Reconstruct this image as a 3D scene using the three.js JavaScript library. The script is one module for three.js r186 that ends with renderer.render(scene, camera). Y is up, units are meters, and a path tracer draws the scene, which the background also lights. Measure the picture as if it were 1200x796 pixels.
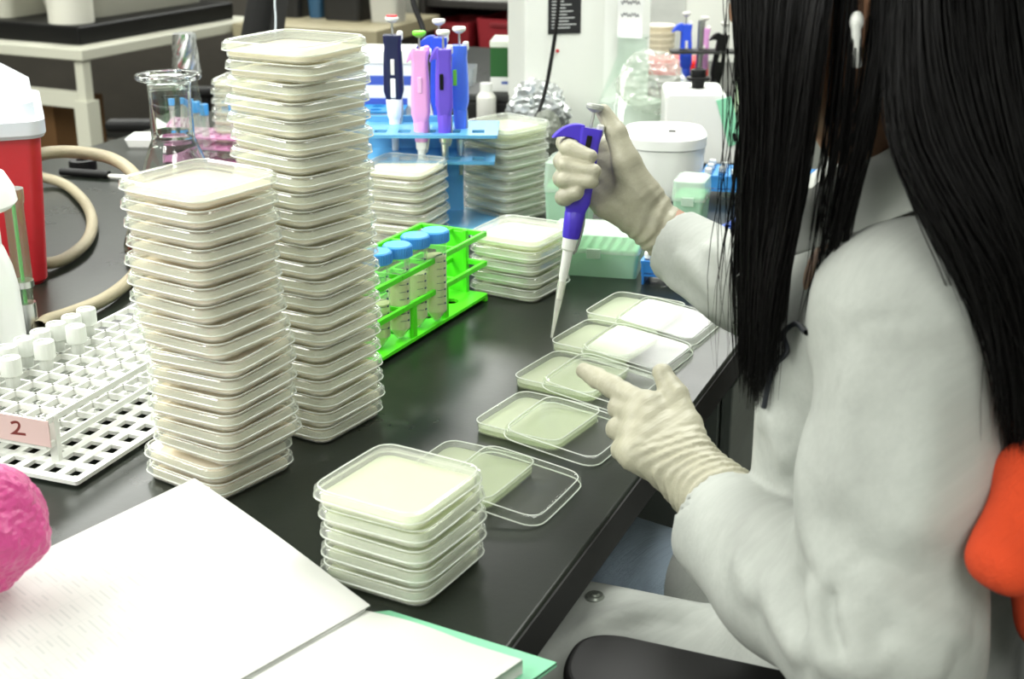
import * as THREE from 'three';
import { RoundedBoxGeometry } from 'three/addons/geometries/RoundedBoxGeometry.js';
import { mergeGeometries, toCreasedNormals } from 'three/addons/utils/BufferGeometryUtils.js';
import { RectAreaLightUniformsLib } from 'three/addons/lights/RectAreaLightUniformsLib.js';

// ---------------------------------------------------------------- camera, lights, exposure
const BT = 0.78;                                    // height of the bench top
const FOCAL = 1600, PITCH = 20 * Math.PI / 180, YAW = 22.75 * Math.PI / 180, EYE = new THREE.Vector3(0, BT + 0.57, 0);
const scene = new THREE.Scene();
scene.background = new THREE.Color(0x000000);
const camera = new THREE.PerspectiveCamera(2 * Math.atan(398 / FOCAL) * 180 / Math.PI, 1200 / 796, 0.05, 40);
camera.position.copy(EYE);
const FWD = new THREE.Vector3(-Math.sin(YAW) * Math.cos(PITCH), -Math.sin(PITCH), -Math.cos(YAW) * Math.cos(PITCH));
camera.lookAt(EYE.clone().add(FWD));
camera.focus = 1.42; camera.userData.fStop = 9;
const renderer = new THREE.WebGLRenderer({ antialias: true });
renderer.toneMapping = THREE.LinearToneMapping;
renderer.toneMappingExposure = 1.17;
renderer.shadowMap.enabled = true;
RectAreaLightUniformsLib.init();
const CEIL = 2.75;
const PANELS = [[-1.9, 1.2], [0.8, 1.4], [-3.4, 0.6], [-3.3, -1.8], [-2.6, -6.1], [-1.45, -6.1], [-3.7, -4.4], [-0.3, -2.4]];
const PANEL_W = 0.9, PANEL_L = 1.5, PANEL_POWER = 12.5;
for (const [x, z] of PANELS) {
  const l = new THREE.RectAreaLight(new THREE.Color(0.975, 1.0, 0.955), PANEL_POWER, PANEL_W, PANEL_L);
  l.position.set(x, CEIL - 0.035, z); l.lookAt(x, 0, z); l.castShadow = true; scene.add(l);
}

// a long lamp hung low over the bench, just above the view
const LAMP = { x: -1.35, y: 1.66, z: -1.05, w: 0.16, l: 1.3, power: 23 };
{ const l = new THREE.RectAreaLight(new THREE.Color(1.0, 1.0, 0.955), LAMP.power, LAMP.w, LAMP.l); l.position.set(LAMP.x, LAMP.y - 0.004, LAMP.z); l.lookAt(LAMP.x, 0, LAMP.z); l.castShadow = true; scene.add(l); }

// ---------------------------------------------------------------- helpers
const V = (x, y, z) => new THREE.Vector3(x, y, z);
const RGT = V(Math.cos(YAW), 0, -Math.sin(YAW)), UPV = RGT.clone().cross(FWD);
const rayDir = (px, py) => FWD.clone().addScaledVector(RGT, (px - 600) / FOCAL).addScaledVector(UPV, -(py - 398) / FOCAL);
const P = (px, py, d) => rayDir(px, py).multiplyScalar(d).add(EYE);                                  // pixel at a known distance
const on = (px, py, h = 0) => { const r = rayDir(px, py); return r.multiplyScalar((BT + h - EYE.y) / r.y).add(EYE); }; // pixel on a level
let seed = 7;
const rnd = () => { seed = (seed + 0x6d2b79f5) | 0; let t = Math.imul(seed ^ (seed >>> 15), 1 | seed); t = (t + Math.imul(t ^ (t >>> 7), 61 | t)) ^ t; return ((t ^ (t >>> 14)) >>> 0) / 4294967296; };
const rr = (a, b) => a + (b - a) * rnd();
const used = {};
function numbered(n) { used[n] = (used[n] ?? -1) + 1; return used[n] ? n + '_' + String(used[n]).padStart(3, '0') : n; }
function finish(o) { o.castShadow = true; o.receiveShadow = true; return o; }
function thing(name, label, category, pos = V(0, 0, 0), turn = 0, group) {
  const o = new THREE.Group(); o.name = numbered(name); o.position.copy(pos); o.rotation.y = turn;
  o.userData = { label, category }; if (group) o.userData.group = group; scene.add(o); return o;
}
function single(name, label, category, geo, mat, pos = V(0, 0, 0), turn = 0, group) {
  const o = finish(new THREE.Mesh(geo, mat)); o.name = numbered(name); o.position.copy(pos); o.rotation.y = turn;
  o.userData = { label, category }; if (group) o.userData.group = group; scene.add(o); return o;
}
function part(parent, name, geo, mat, pos, label) {
  const o = finish(new THREE.Mesh(geo, mat)); o.name = name; if (pos) o.position.copy(pos); if (label) o.userData.label = label; parent.add(o); return o;
}
function structure(name, geo, mat, pos) { const o = finish(new THREE.Mesh(geo, mat)); o.name = name; if (pos) o.position.copy(pos); o.userData.kind = 'structure'; scene.add(o); return o; }
const clean = (g) => { const n = g.index ? g.toNonIndexed() : g; for (const k of Object.keys(n.attributes)) if (!['position', 'normal', 'uv'].includes(k)) n.deleteAttribute(k); if (!n.attributes.uv) n.setAttribute('uv', new THREE.BufferAttribute(new Float32Array(n.attributes.position.count * 2), 2)); return n; };
const merge = (list) => mergeGeometries(list.map(clean));
const box = (w, h, d, r = 0.002, x = 0, y = 0, z = 0) => new RoundedBoxGeometry(w, h, d, 2, Math.min(r, w / 2.01, h / 2.01, d / 2.01)).translate(x, y, z);
const plain = (w, h, d, x = 0, y = 0, z = 0) => new THREE.BoxGeometry(w, h, d).translate(x, y, z);
const lathe = (pts, seg = 32) => toCreasedNormals(new THREE.LatheGeometry(pts.map(([r, y]) => new THREE.Vector2(r, y)), seg), 0.6);
const cyl = (r0, r1, h, x = 0, y = 0, z = 0, seg = 20) => new THREE.CylinderGeometry(r1, r0, h, seg).translate(x, y + h / 2, z);
const tube = (pts, r, seg = 40, rad = 10) => new THREE.TubeGeometry(new THREE.CatmullRomCurve3(pts.map((p) => (p.isVector3 ? p : V(...p)))), seg, r, rad, false);
function rod(a, b, r, seg = 8) { const d = b.clone().sub(a), g = new THREE.CylinderGeometry(r, r, d.length(), seg); g.applyQuaternion(new THREE.Quaternion().setFromUnitVectors(V(0, 1, 0), d.clone().normalize())); const m = a.clone().add(b).multiplyScalar(0.5); return g.translate(m.x, m.y, m.z); }
function bar(a, b, w, h) { const d = b.clone().sub(a), g = new THREE.BoxGeometry(w, h, d.length()); const m = new THREE.Matrix4().lookAt(a, b, V(0, 1, 0)); g.applyMatrix4(m); const c = a.clone().add(b).multiplyScalar(0.5); return g.translate(c.x, c.y, c.z); }
function ring(hx, hz, r, n) { const out = []; for (let c = 0; c < 4; c++) { const sx = [1, -1, -1, 1][c], sz = [1, 1, -1, -1][c]; for (let i = 0; i <= n; i++) { const a = (c + i / n) * Math.PI / 2; out.push([sx * (hx - r) + r * Math.cos(a), sz * (hz - r) + r * Math.sin(a)]); } } return out; }
// rounded-rectangle sections [hx, hz, r, y, offsetX, offsetZ] joined into strips with hard edges between them
function loft(prof, { n = 4, capA = true, capB = true, smooth = false } = {}) {
  const pos = [], idx = [], rings = prof.map(([hx, hz, r, y, ox = 0, oz = 0]) => ring(hx, hz, Math.min(r, hx * 0.999, hz * 0.999), n).map(([x, z]) => [x + ox, y, z + oz]));
  const m = rings[0].length, add = (R) => { const s = pos.length / 3; for (const p of R) pos.push(...p); return s; };
  let prev = null;
  for (let i = 0; i + 1 < rings.length; i++) {
    const a = smooth && prev !== null ? prev : add(rings[i]), b = add(rings[i + 1]); prev = b;
    for (let j = 0; j < m; j++) { const k = (j + 1) % m; idx.push(a + j, b + j, a + k, b + j, b + k, a + k); }
  }
  const cap = (R, [, , , y, ox = 0, oz = 0], flip) => { const s = add(R), c = pos.length / 3; pos.push(ox, y, oz); for (let j = 0; j < m; j++) { const k = (j + 1) % m; flip ? idx.push(c, s + j, s + k) : idx.push(c, s + k, s + j); } };
  if (capA) cap(rings[0], prof[0], true);
  if (capB) cap(rings.at(-1), prof.at(-1), false);
  const g = new THREE.BufferGeometry(); g.setAttribute('position', new THREE.Float32BufferAttribute(pos, 3)); g.setIndex(idx); g.computeVertexNormals();
  const uv = []; for (let i = 0; i < pos.length; i += 3) uv.push(pos[i] + pos[i + 1] * 0.3, pos[i + 2] + pos[i + 1]); g.setAttribute('uv', new THREE.Float32BufferAttribute(uv, 2));
  return g;
}
// plate with rectangular holes
function holed(w, d, t, holes, round = 0.003) {
  const s = new THREE.Shape(); const x = w / 2, y = d / 2, r = round;
  s.moveTo(-x + r, -y); s.lineTo(x - r, -y); s.quadraticCurveTo(x, -y, x, -y + r); s.lineTo(x, y - r); s.quadraticCurveTo(x, y, x - r, y); s.lineTo(-x + r, y); s.quadraticCurveTo(-x, y, -x, y - r); s.lineTo(-x, -y + r); s.quadraticCurveTo(-x, -y, -x + r, -y);
  for (const [cx, cy, hw, hh, circ] of holes) { const p = new THREE.Path(); if (circ) p.absarc(cx, cy, hw, 0, Math.PI * 2, true); else { p.moveTo(cx - hw, cy - hh); p.lineTo(cx - hw, cy + hh); p.lineTo(cx + hw, cy + hh); p.lineTo(cx + hw, cy - hh); p.closePath(); } s.holes.push(p); }
  return new THREE.ExtrudeGeometry(s, { depth: t, bevelEnabled: false, curveSegments: 6 }).rotateX(Math.PI / 2).translate(0, t, 0);
}
// canvases
function canvasTex(w, h, draw, srgb = true) { const c = document.createElement('canvas'); c.width = w; c.height = h; draw(c.getContext('2d'), w, h); const t = new THREE.CanvasTexture(c); if (srgb) t.colorSpace = THREE.SRGBColorSpace; t.wrapS = t.wrapT = THREE.RepeatWrapping; return t; }
function noiseTex(size, lo, hi, octaves, sx = 1, sy = 1) {   // tiling value noise, grey
  const d = new Uint8Array(size * size * 4), f = new Float32Array(size * size);
  for (const [cells, amp] of octaves) {
    const cx = Math.max(1, Math.round(cells * sx)), cy = Math.max(1, Math.round(cells * sy)), g = Float32Array.from({ length: cx * cy }, rnd);
    for (let y = 0; y < size; y++) for (let x = 0; x < size; x++) {
      const u = x / size * cx, v = y / size * cy, i = Math.floor(u), j = Math.floor(v), a = u - i, b = v - j, s = a * a * (3 - 2 * a), t = b * b * (3 - 2 * b), at = (p, q) => g[(q % cy) * cx + p % cx];
      f[y * size + x] += amp * ((at(i, j) * (1 - s) + at(i + 1, j) * s) * (1 - t) + (at(i, j + 1) * (1 - s) + at(i + 1, j + 1) * s) * t);
    }
  }
  const tot = octaves.reduce((s, o) => s + o[1], 0);
  for (let i = 0; i < f.length; i++) { const c = Math.round(255 * (lo + (hi - lo) * f[i] / tot)); d[4 * i] = d[4 * i + 1] = d[4 * i + 2] = c; d[4 * i + 3] = 255; }
  const t = new THREE.DataTexture(d, size, size); t.wrapS = t.wrapT = THREE.RepeatWrapping; t.magFilter = THREE.LinearFilter; t.minFilter = THREE.LinearMipmapLinearFilter; t.generateMipmaps = true; t.needsUpdate = true; return t;
}
const rep = (t, x, y = x) => { const c = t.clone(); c.repeat.set(x, y); c.needsUpdate = true; return c; };

// ---------------------------------------------------------------- materials
const std = (color, roughness = 0.5, extra = {}) => new THREE.MeshPhysicalMaterial({ color, roughness, ...extra });
const fineNoise = noiseTex(256, 0, 1, [[24, 1], [64, 0.7], [128, 0.5]]);
const coarseNoise = noiseTex(256, 0, 1, [[4, 1], [9, 0.7], [24, 0.4], [80, 0.25]]);
const mottled = noiseTex(256, 0.82, 1, [[4, 1], [11, 0.7], [37, 0.4], [110, 0.35]]); mottled.colorSpace = THREE.SRGBColorSpace;
const scuffs = noiseTex(512, 0.265, 0.30, [[5, 0.6], [17, 0.6], [90, 0.4]], 1, 1);
const M = {
  benchTop: std(new THREE.Color().setRGB(0.010, 0.013, 0.0095), 1, { roughnessMap: rep(scuffs, 1.4), bumpMap: rep(fineNoise, 9), bumpScale: 0.00004, specularIntensity: 0.5 }),
  benchEdge: std(0x14140f, 0.45),
  casework: std(0x8b938f, 0.45, { map: rep(mottled, 1) }),
  handle: std(0xb8bab8, 0.3, { metalness: 0.9 }),
  plastic: std(0xf8faf6, 0.10, { transmission: 0.90, thickness: 0, ior: 1.45 }),
  plasticHaze: std(0xfcfcf9, 0.12, { transmission: 0.80, thickness: 0, ior: 1.45 }),
  lidClear: std(0xf8faf6, 0.1, { transmission: 0.975, thickness: 0, ior: 1.45, specularIntensity: 0.35 }),
  rim: std(0xf4f7f2, 0.12, { transmission: 0.55, thickness: 0, ior: 1.5 }),
  agarOpen: std(0xe3ead0, 0.4, { transmission: 0.80, thickness: 0 }),
  agarCream: std(0xfbf2d9, 0.85, { transmission: 0.18, thickness: 0 }),
  agarPink: std(0xfaead4, 0.85, { transmission: 0.18, thickness: 0 }),
  agarGreen: std(0xeff3dc, 0.7, { transmission: 0.5, thickness: 0 }),
  white: std(0xe9ebe6, 0.35), whiteMatt: std(0xe4e5df, 0.7), whiteGloss: std(0xf0f1ee, 0.2),
  black: std(0x080808, 0.5, { specularIntensity: 0.5 }), blackMatt: std(0x0d0d0c, 0.8), darkGrey: std(0x2c2d2b, 0.6),
  glass: std(0xf3faf6, 0.02, { transmission: 1, thickness: 0, ior: 1.5 }),
  metal: std(0xc4c6c4, 0.28, { metalness: 1 }), foil: std(0xd6d8d8, 0.25, { metalness: 1 }),
  green: std(0x4fd61c, 0.35), greenDark: std(0x2f7d2a, 0.5),
  capBlue: std(0x3f8fd0, 0.4), standBlue: std(0x66b0de, 0.25, { transmission: 0.25, thickness: 0 }), rackBlue: std(0x2f7fd0, 0.35),
  navy: std(0x141c44, 0.35), pink: std(0xe5a3df, 0.35), purple: std(0x6a4fd0, 0.35), violet: std(0x4630c4, 0.32), blue: std(0x2f55dd, 0.35), lightBlue: std(0x4a74ea, 0.35), lime: std(0x76d63a, 0.4), red: std(0xc4202a, 0.4),
  offWhite: std(0xe2e2da, 0.4), rubber: std(0x9f967b, 0.55, { bumpMap: rep(fineNoise, 20, 2), bumpScale: 0.0004, map: rep(mottled, 6, 1) }),
};

// ---------------------------------------------------------------- the room
{
  const X0 = -5.6, X1 = 2.4, Z0 = -7.2, Z1 = 2.2, cx = (X0 + X1) / 2, cz = (Z0 + Z1) / 2, W = X1 - X0, D = Z1 - Z0;
  const wallM = std(0xc8cbc5, 0.8, { map: rep(mottled, 3), bumpMap: rep(fineNoise, 30), bumpScale: 0.0005 });
  const wallGrey = std(0x9a9a90, 0.85, { map: rep(mottled, 3) });
  const floorM = std(0x5d5a52, 0.5, { map: rep(mottled, 5), roughnessMap: rep(mottled, 4) });
  structure('floor', plain(W + 0.4, 0.1, D + 0.4, cx, -0.05, cz), floorM);
  structure('ceiling', plain(W + 0.4, 0.1, D + 0.4, cx, CEIL + 0.05, cz), std(0xd0d0ca, 0.9, { map: rep(mottled, 6) }));
  structure('wall_back', plain(W + 0.4, CEIL, 0.1, cx, CEIL / 2, Z0 - 0.05), wallM);
  structure('wall_front', plain(W + 0.4, CEIL, 0.1, cx, CEIL / 2, Z1 + 0.05), wallM);
  structure('wall_left', plain(0.1, CEIL, D, X0 - 0.05, CEIL / 2, cz), wallGrey);
  structure('wall_right', plain(0.1, CEIL, D, X1 + 0.05, CEIL / 2, cz), wallM);
  structure('baseboard_back', plain(W, 0.1, 0.015, cx, 0.05, Z0 + 0.0075), std(0x3a3a37, 0.6));
  structure('baseboard_left', plain(0.015, 0.1, D, X0 + 0.0075, 0.05, cz), std(0x3a3a37, 0.6));
  const glow = new THREE.MeshStandardMaterial({ color: 0xffffff, emissive: 0xfffaf0, emissiveIntensity: 3 });
  PANELS.forEach(([x, z], i) => {
    const t = thing('ceiling_light', 'flat white fluorescent panel light in the ceiling', 'ceiling light', V(x, CEIL, z), 0, 'ceiling panel lights');
    part(t, 'frame', merge([plain(PANEL_W + 0.06, 0.03, 0.03, 0, -0.015, PANEL_L / 2 + 0.015), plain(PANEL_W + 0.06, 0.03, 0.03, 0, -0.015, -PANEL_L / 2 - 0.015), plain(0.03, 0.03, PANEL_L, PANEL_W / 2 + 0.015, -0.015, 0), plain(0.03, 0.03, PANEL_L, -PANEL_W / 2 - 0.015, -0.015, 0)]), M.white);
    part(t, 'diffuser', plain(PANEL_W, 0.012, PANEL_L, 0, -0.012, 0), glow);
  });
}

{ // pendant lamp above the dish stacks
  const t = thing('pendant_lamp', 'long white linear lamp hanging on two rods above the bench', 'lamp', V(LAMP.x, LAMP.y, LAMP.z));
  part(t, 'housing', loft([[LAMP.w / 2 + 0.02, LAMP.l / 2 + 0.02, 0.01, 0.006], [LAMP.w / 2 + 0.015, LAMP.l / 2 + 0.015, 0.01, 0.03], [0.04, LAMP.l / 2, 0.01, 0.06]]), M.white);
  part(t, 'diffuser', plain(LAMP.w, 0.006, LAMP.l, 0, 0.003, 0), new THREE.MeshStandardMaterial({ color: 0xffffff, emissive: 0xfffcf0, emissiveIntensity: 4 }));
  for (const s of [-1, 1]) part(t, 'rod', rod(V(0, 0.05, s * 0.45), V(0, CEIL - LAMP.y, s * 0.45), 0.006), M.metal);
}
// ---------------------------------------------------------------- the bench
const EDGE = -0.345, BACK = -1.82, BZ0 = -3.75, BZ1 = 0.6;
{
  const t = thing('lab_bench', 'long black-topped laboratory bench with grey drawer units below', 'bench', V((EDGE + BACK) / 2, 0, (BZ0 + BZ1) / 2));
  const w = EDGE - BACK, d = BZ1 - BZ0;
  const top = box(w, 0.04, d, 0.004, 0, BT - 0.02, 0);
  { const p = top.attributes.position, u = top.attributes.uv; for (let i = 0; i < p.count; i++) u.setXY(i, p.getX(i), p.getZ(i)); }
  part(t, 'worktop', top, M.benchTop, null, 'satin black worktop');
  part(t, 'added_edge_strip', plain(0.002, 0.036, d - 0.008, w / 2 + 0.001, BT - 0.0205, 0), M.blackMatt, null, 'matt black strip added to darken the front edge');  // added strip, keeps reflected light off the front face of the slab
  part(t, 'apron', merge([plain(0.02, 0.05, d - 0.04, w / 2 - 0.04, BT - 0.065, 0), plain(0.02, 0.05, d - 0.04, -w / 2 + 0.04, BT - 0.065, 0)]), M.benchEdge);
  const unit = (zc, len) => {
    part(t, 'drawer_unit', plain(w - 0.12, BT - 0.14, len, 0, 0.05 + (BT - 0.14) / 2, zc), M.casework, null, 'grey metal drawer unit');
    for (let k = 0; k < 3; k++) {
      const dr = part(t, 'drawer', box(0.016, 0.19, len - 0.02, 0.003, w / 2 - 0.05, 0.16 + k * 0.2, zc), M.casework);
      part(dr, 'handle', box(0.02, 0.012, 0.12, 0.004, w / 2 - 0.035, 0.21 + k * 0.2, zc), M.handle);
    }
  };
  const mid = (BZ0 + BZ1) / 2;
  unit(-1.99 - mid, 0.6); unit(-2.62 - mid, 0.6); unit(-3.25 - mid, 0.6); unit(0.2 - mid, 0.6);
  part(t, 'modesty_panel', plain(0.02, BT - 0.1, 1.6, -0.25, 0.05 + (BT - 0.1) / 2, -0.9 - mid), M.blackMatt);
}

// ---------------------------------------------------------------- square petri dishes
const DH = 0.0172;                                  // pitch of a stacked dish
const dishBase = loft([[0.0485, 0.0485, 0.012, 0.0008], [0.0495, 0.0495, 0.013, 0.0022], [0.0502, 0.0502, 0.013, 0.0132], [0.0492, 0.0492, 0.0122, 0.0132], [0.0486, 0.0486, 0.012, 0.0022]]);
const dishAgar = loft([[0.0482, 0.0482, 0.0117, 0.0026], [0.0483, 0.0483, 0.0118, 0.0070]]);
const dishLid = loft([[0.0540, 0.0540, 0.0165, 0.0080], [0.0534, 0.0534, 0.016, 0.0148], [0.0524, 0.0524, 0.0155, 0.0158], [0.0498, 0.0498, 0.0135, 0.0166], [0.0488, 0.0488, 0.0125, 0.0158], [0.0478, 0.0478, 0.012, 0.0156]], { capA: false });
const lidWall = loft([[0.0524, 0.0524, 0.0155, 0.0148], [0.0530, 0.0530, 0.0158, 0.0080], [0.0540, 0.0540, 0.0165, 0.0080]], { capA: false, capB: false });
const lidGeo = merge([dishLid, lidWall]);
const edgeRing = (hw, r, y, t) => { const q = ring(hw, hw, r, 5).map(([x, z]) => V(x, y, z)); return new THREE.TubeGeometry(new THREE.CatmullRomCurve3(q, true), 72, t, 6, true); };
const lidRim = merge([edgeRing(0.0536, 0.0163, 0.0083, 0.0008), edgeRing(0.0505, 0.0142, 0.0165, 0.0007)]), baseRim = edgeRing(0.0498, 0.0127, 0.0132, 0.0007);
function dish(label, group, agar, wall, lid, name = 'petri_dish') {
  const t = thing(name, label, 'petri dish', V(0, 0, 0), 0, group);
  part(t, 'base', dishBase, wall); part(t, 'agar', dishAgar, agar);
  if (lid) { const l = part(t, 'lid', lidGeo, lid); part(l, 'rim', lidRim, M.rim); } else part(t, 'rim', baseRim, M.rim);
  return t;
}
const ORD = ['first', 'second', 'third', 'fourth', 'fifth', 'sixth', 'seventh', 'eighth', 'ninth', 'tenth', 'eleventh', 'twelfth', 'thirteenth', 'fourteenth', 'fifteenth', 'sixteenth', 'seventeenth', 'eighteenth', 'nineteenth', 'twentieth', 'twenty-first', 'twenty-second', 'twenty-third', 'twenty-fourth'];
function stack(c, count, turn, what, where, agar, wander = 0.002, spin = 0.03, shift = () => [0, 0, 0]) {
  for (let k = 0; k < count; k++) {
    const nth = k === 0 ? 'bottom dish' : k === count - 1 ? 'topmost dish' : ORD[k] + ' dish up', d = dish(`${what}, ${nth} of the ${where}`, where, agar, M.plasticHaze, M.plastic), [sx, sz, st] = shift(k);
    d.position.set(c.x + sx + rr(-wander, wander), BT + k * DH, c.z + sz + rr(-wander, wander)); d.rotation.y = turn + st + rr(-spin, spin);
  }
}
stack(V(-0.472, 0, -0.893), 5, -0.12, 'clear square petri dish', 'short stack by the notebook', M.agarGreen);
stack(V(-0.712, 0, -0.996), 17, -0.16, 'square pinkish petri dish', 'leaning stack by the white rack', M.agarPink, 0.0014, 0.03, (k) => k < 2 ? [-0.008, 0.003, -0.06] : k < 8 ? [0, 0, 0.02 * (k - 2)] : k < 10 ? [-0.004, 0.002, 0.02] : [-0.007, 0.004, -0.03]);
stack(V(-0.698, 0, -1.140), 23, -0.14, 'square cream petri dish', 'tallest stack beside the green rack', M.agarCream, 0.002, 0.035, (k) => k > 20 ? [-0.004, 0, 0.05] : k > 11 ? [-0.003, 0, -0.15] : [0, 0, 0]);
stack(V(-0.675, 0, -1.638), 5, -0.12, 'square pale green petri dish', 'low stack past the green rack', M.agarGreen);
stack(V(-0.93, 0, -1.80), 7, 0.0, 'square cream petri dish', 'stack before the pipette stand', M.agarCream);
stack(V(-0.845, 0, -1.99), 9, -0.35, 'square pale green petri dish', 'stack before the white column', M.agarGreen);
stack(V(-1.47, 0, -2.20), 9, 0.2, 'square cream petri dish', 'stack behind the conical flask', M.agarCream);

// open dishes in a row with their lids beside them
{
  const rows = [[-0.493, -1.066, -0.10, -0.445, -1.056], [-0.478, -1.211, -0.15, -0.438, -1.194], [-0.489, -1.342, -0.16, -0.450, -1.330], [-0.492, -1.463, -0.16, -0.446, -1.444], [-0.492, -1.582, -0.14, -0.443, -1.557]];
  const next = ['next to the five-dish stack', 'under the pointing finger side', 'under the pointing fingertip', 'under the pipette tip', 'by the green tip box'];
  const which = ['first open agar dish of the row, next to the five-dish stack', 'second open agar dish of the row from the five-dish stack', 'open agar dish of the row right below the pointing fingertip', 'open agar dish that the purple pipette tip reaches into', 'last open agar dish of the row, nearest the green tip boxes'];
  rows.forEach(([x, z, a, lx, lz], i) => {
    const d = dish(which[i], 'open dishes in a row', M.agarOpen, M.plastic, null, 'open_dish'); d.position.set(x, BT, z); d.rotation.y = a;
    const l = single('dish_lid', ['clear square lid leaning on the open dish next to the five-dish stack', 'clear square lid leaning on the second open dish of the row', 'clear square lid leaning on the dish below the pointing fingertip', 'clear square lid leaning on the dish under the pipette tip', 'clear square lid leaning on the last open dish, by the sleeve'][i], 'lid', lidGeo, M.lidClear, V(lx, BT, lz), 0, 'lids beside the open dishes');
    part(l, 'rim', lidRim, M.rim); l.rotation.order = 'YXZ'; l.rotation.y = a + rr(-0.05, 0.05);
    // the lid lies over the dish's near edge with its far side on the bench
    const tilt = -0.115; l.rotation.z = tilt; l.position.y = BT - 0.008 + 0.054 * Math.sin(-tilt) + 0.0006;
  });
}

// ---------------------------------------------------------------- green rack with blue-capped tubes
{
  const a = on(455, 418), O = V(-0.752, BT, -1.425), turn = -0.06;
  const t = thing('tube_rack', 'bright green plastic rack holding blue-capped centrifuge tubes', 'tube rack', O, turn);
  const w = 0.10, d = 0.30;
  const pitch = 0.066, cells = [-1.5, -0.5, 0.5, 1.5];
  part(t, 'base_plate', holed(w, d, 0.004, cells.flatMap((c) => [[-0.021, c * pitch, 0.011, 0, 1], [0.021, c * pitch, 0.011, 0, 1]]), 0.004).translate(0, 0.006, 0), M.green);
  for (const s of [-1, 1]) part(t, 'end_panel', merge([box(0.036, 0.085, 0.004, 0.001, 0, 0.05, s * (d / 2 - 0.006)), box(0.006, 0.09, 0.008, 0.001, 0.02, 0.05, s * (d / 2 - 0.006)), box(0.006, 0.09, 0.008, 0.001, -0.02, 0.05, s * (d / 2 - 0.006))]), M.green);
  for (const y of [0.052, 0.092]) {
    const g = []; for (const s of [-1, 1]) { g.push(box(0.005, 0.007, d - 0.004, 0.001, s * (w / 2 - 0.003), y, 0)); g.push(box(w, 0.007, 0.005, 0.001, 0, y, s * (d / 2 - 0.0045))); }
    g.push(box(0.004, 0.006, d - 0.006, 0.001, 0, y, 0));
    for (const c of [-1, 0, 1]) g.push(box(w, 0.006, 0.004, 0.001, 0, y, c * pitch));
    part(t, 'frame', merge(g), M.green);
  }
  for (const c of [-1, 1]) for (const s of [-1, 1]) part(t, 'leg', box(0.006, 0.05, 0.010, 0.001, s * (w / 2 - 0.004), 0.03, c * 0.6 * pitch), M.green);
  part(t, 'foot', merge([box(w, 0.006, 0.006, 0.001, 0, 0.003, d / 2 - 0.004), box(w, 0.006, 0.006, 0.001, 0, 0.003, -d / 2 + 0.004)]), M.green);
  // 50 ml tubes
  const marks = canvasTex(256, 512, (c, W, H) => { c.fillStyle = '#eef2e4'; c.fillRect(0, 0, W, H); c.fillStyle = '#1c3350'; c.font = 'bold 26px sans-serif'; for (let i = 0; i < 9; i++) { const y = 40 + i * 50; c.fillRect(70, y, 46, 6); c.fillRect(70, y + 25, 26, 4); c.fillText(String(50 - i * 5), 126, y + 12); } });
  const tubeWall = std(0xf2f6ee, 0.1, { transmission: 0.85, thickness: 0 });
  const liquid = std(0xe2e6b4, 0.7, { transmission: 0.35, thickness: 0 });
  const printed = std(0xffffff, 0.4, { map: marks });
  const body = lathe([[0.0001, 0], [0.004, 0.001], [0.0132, 0.014], [0.0142, 0.1], [0.0148, 0.104]], 28);
  const cap = lathe([[0.0001, 0.1175], [0.0155, 0.1175], [0.0170, 0.1160], [0.0172, 0.1035], [0.0160, 0.1035], [0.0155, 0.11]], 40);
  const ribs = []; for (let i = 0; i < 36; i++) { const q = i / 36 * Math.PI * 2; ribs.push(plain(0.0012, 0.011, 0.0012, 0.01725 * Math.cos(q), 0.1095, 0.01725 * Math.sin(q))); }
  const capGeo = merge([cap, ...ribs]);
  const fill = (h) => lathe([[0.0001, 0.0015], [0.0035, 0.0025], [0.0126, 0.0148], [0.0126 + 0.0009 * h / 0.1, h], [0.0001, h]], 24);
  const band = new THREE.CylinderGeometry(0.01425, 0.0139, 0.07, 12, 1, true, -0.75, 1.5).translate(0, 0.06, 0);
  const fills = [0.055, 0.075, 0.07, 0.085];
  const lab = ['centrifuge tube with blue cap half hidden behind the tallest dish stack', 'blue-capped centrifuge tube with pale yellow broth, second from the tallest dish stack', 'blue-capped centrifuge tube with cloudy broth, third from the tallest dish stack', 'blue-capped centrifuge tube with printed graduations, farthest from the tallest dish stack'];
  const pos = [[440, 292, 1.555], [464, 284, 1.60], [485, 273, 1.655], [508, 267, 1.70]];
  pos.forEach(([px, py, dd], i) => {
    const q = on(px + 1.5, py + 2, 0.128), u = thing('centrifuge_tube', lab[i], 'tube', V(q.x, BT + 0.0105, q.z), 0.35, 'blue-capped tubes in the green rack');
    part(u, 'tube_wall', body, tubeWall); part(u, 'liquid', fill(fills[i]), liquid); part(u, 'cap', capGeo, M.capBlue, null, 'ribbed light blue cap');
    const g = []; for (let k = 0; k < 8; k++) { const y = 0.026 + k * 0.009; g.push(new THREE.CylinderGeometry(0.01445, 0.01445, 0.0006, 6, 1, true, 0.2, 0.55).translate(0, y, 0)); g.push(new THREE.CylinderGeometry(0.01445, 0.01445, 0.0022, 3, 1, true, 0.88, 0.22).translate(0, y, 0)); }
    part(u, 'graduations', merge(g), std(0x29405c, 0.5, { side: THREE.DoubleSide }));
  });
}

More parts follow.
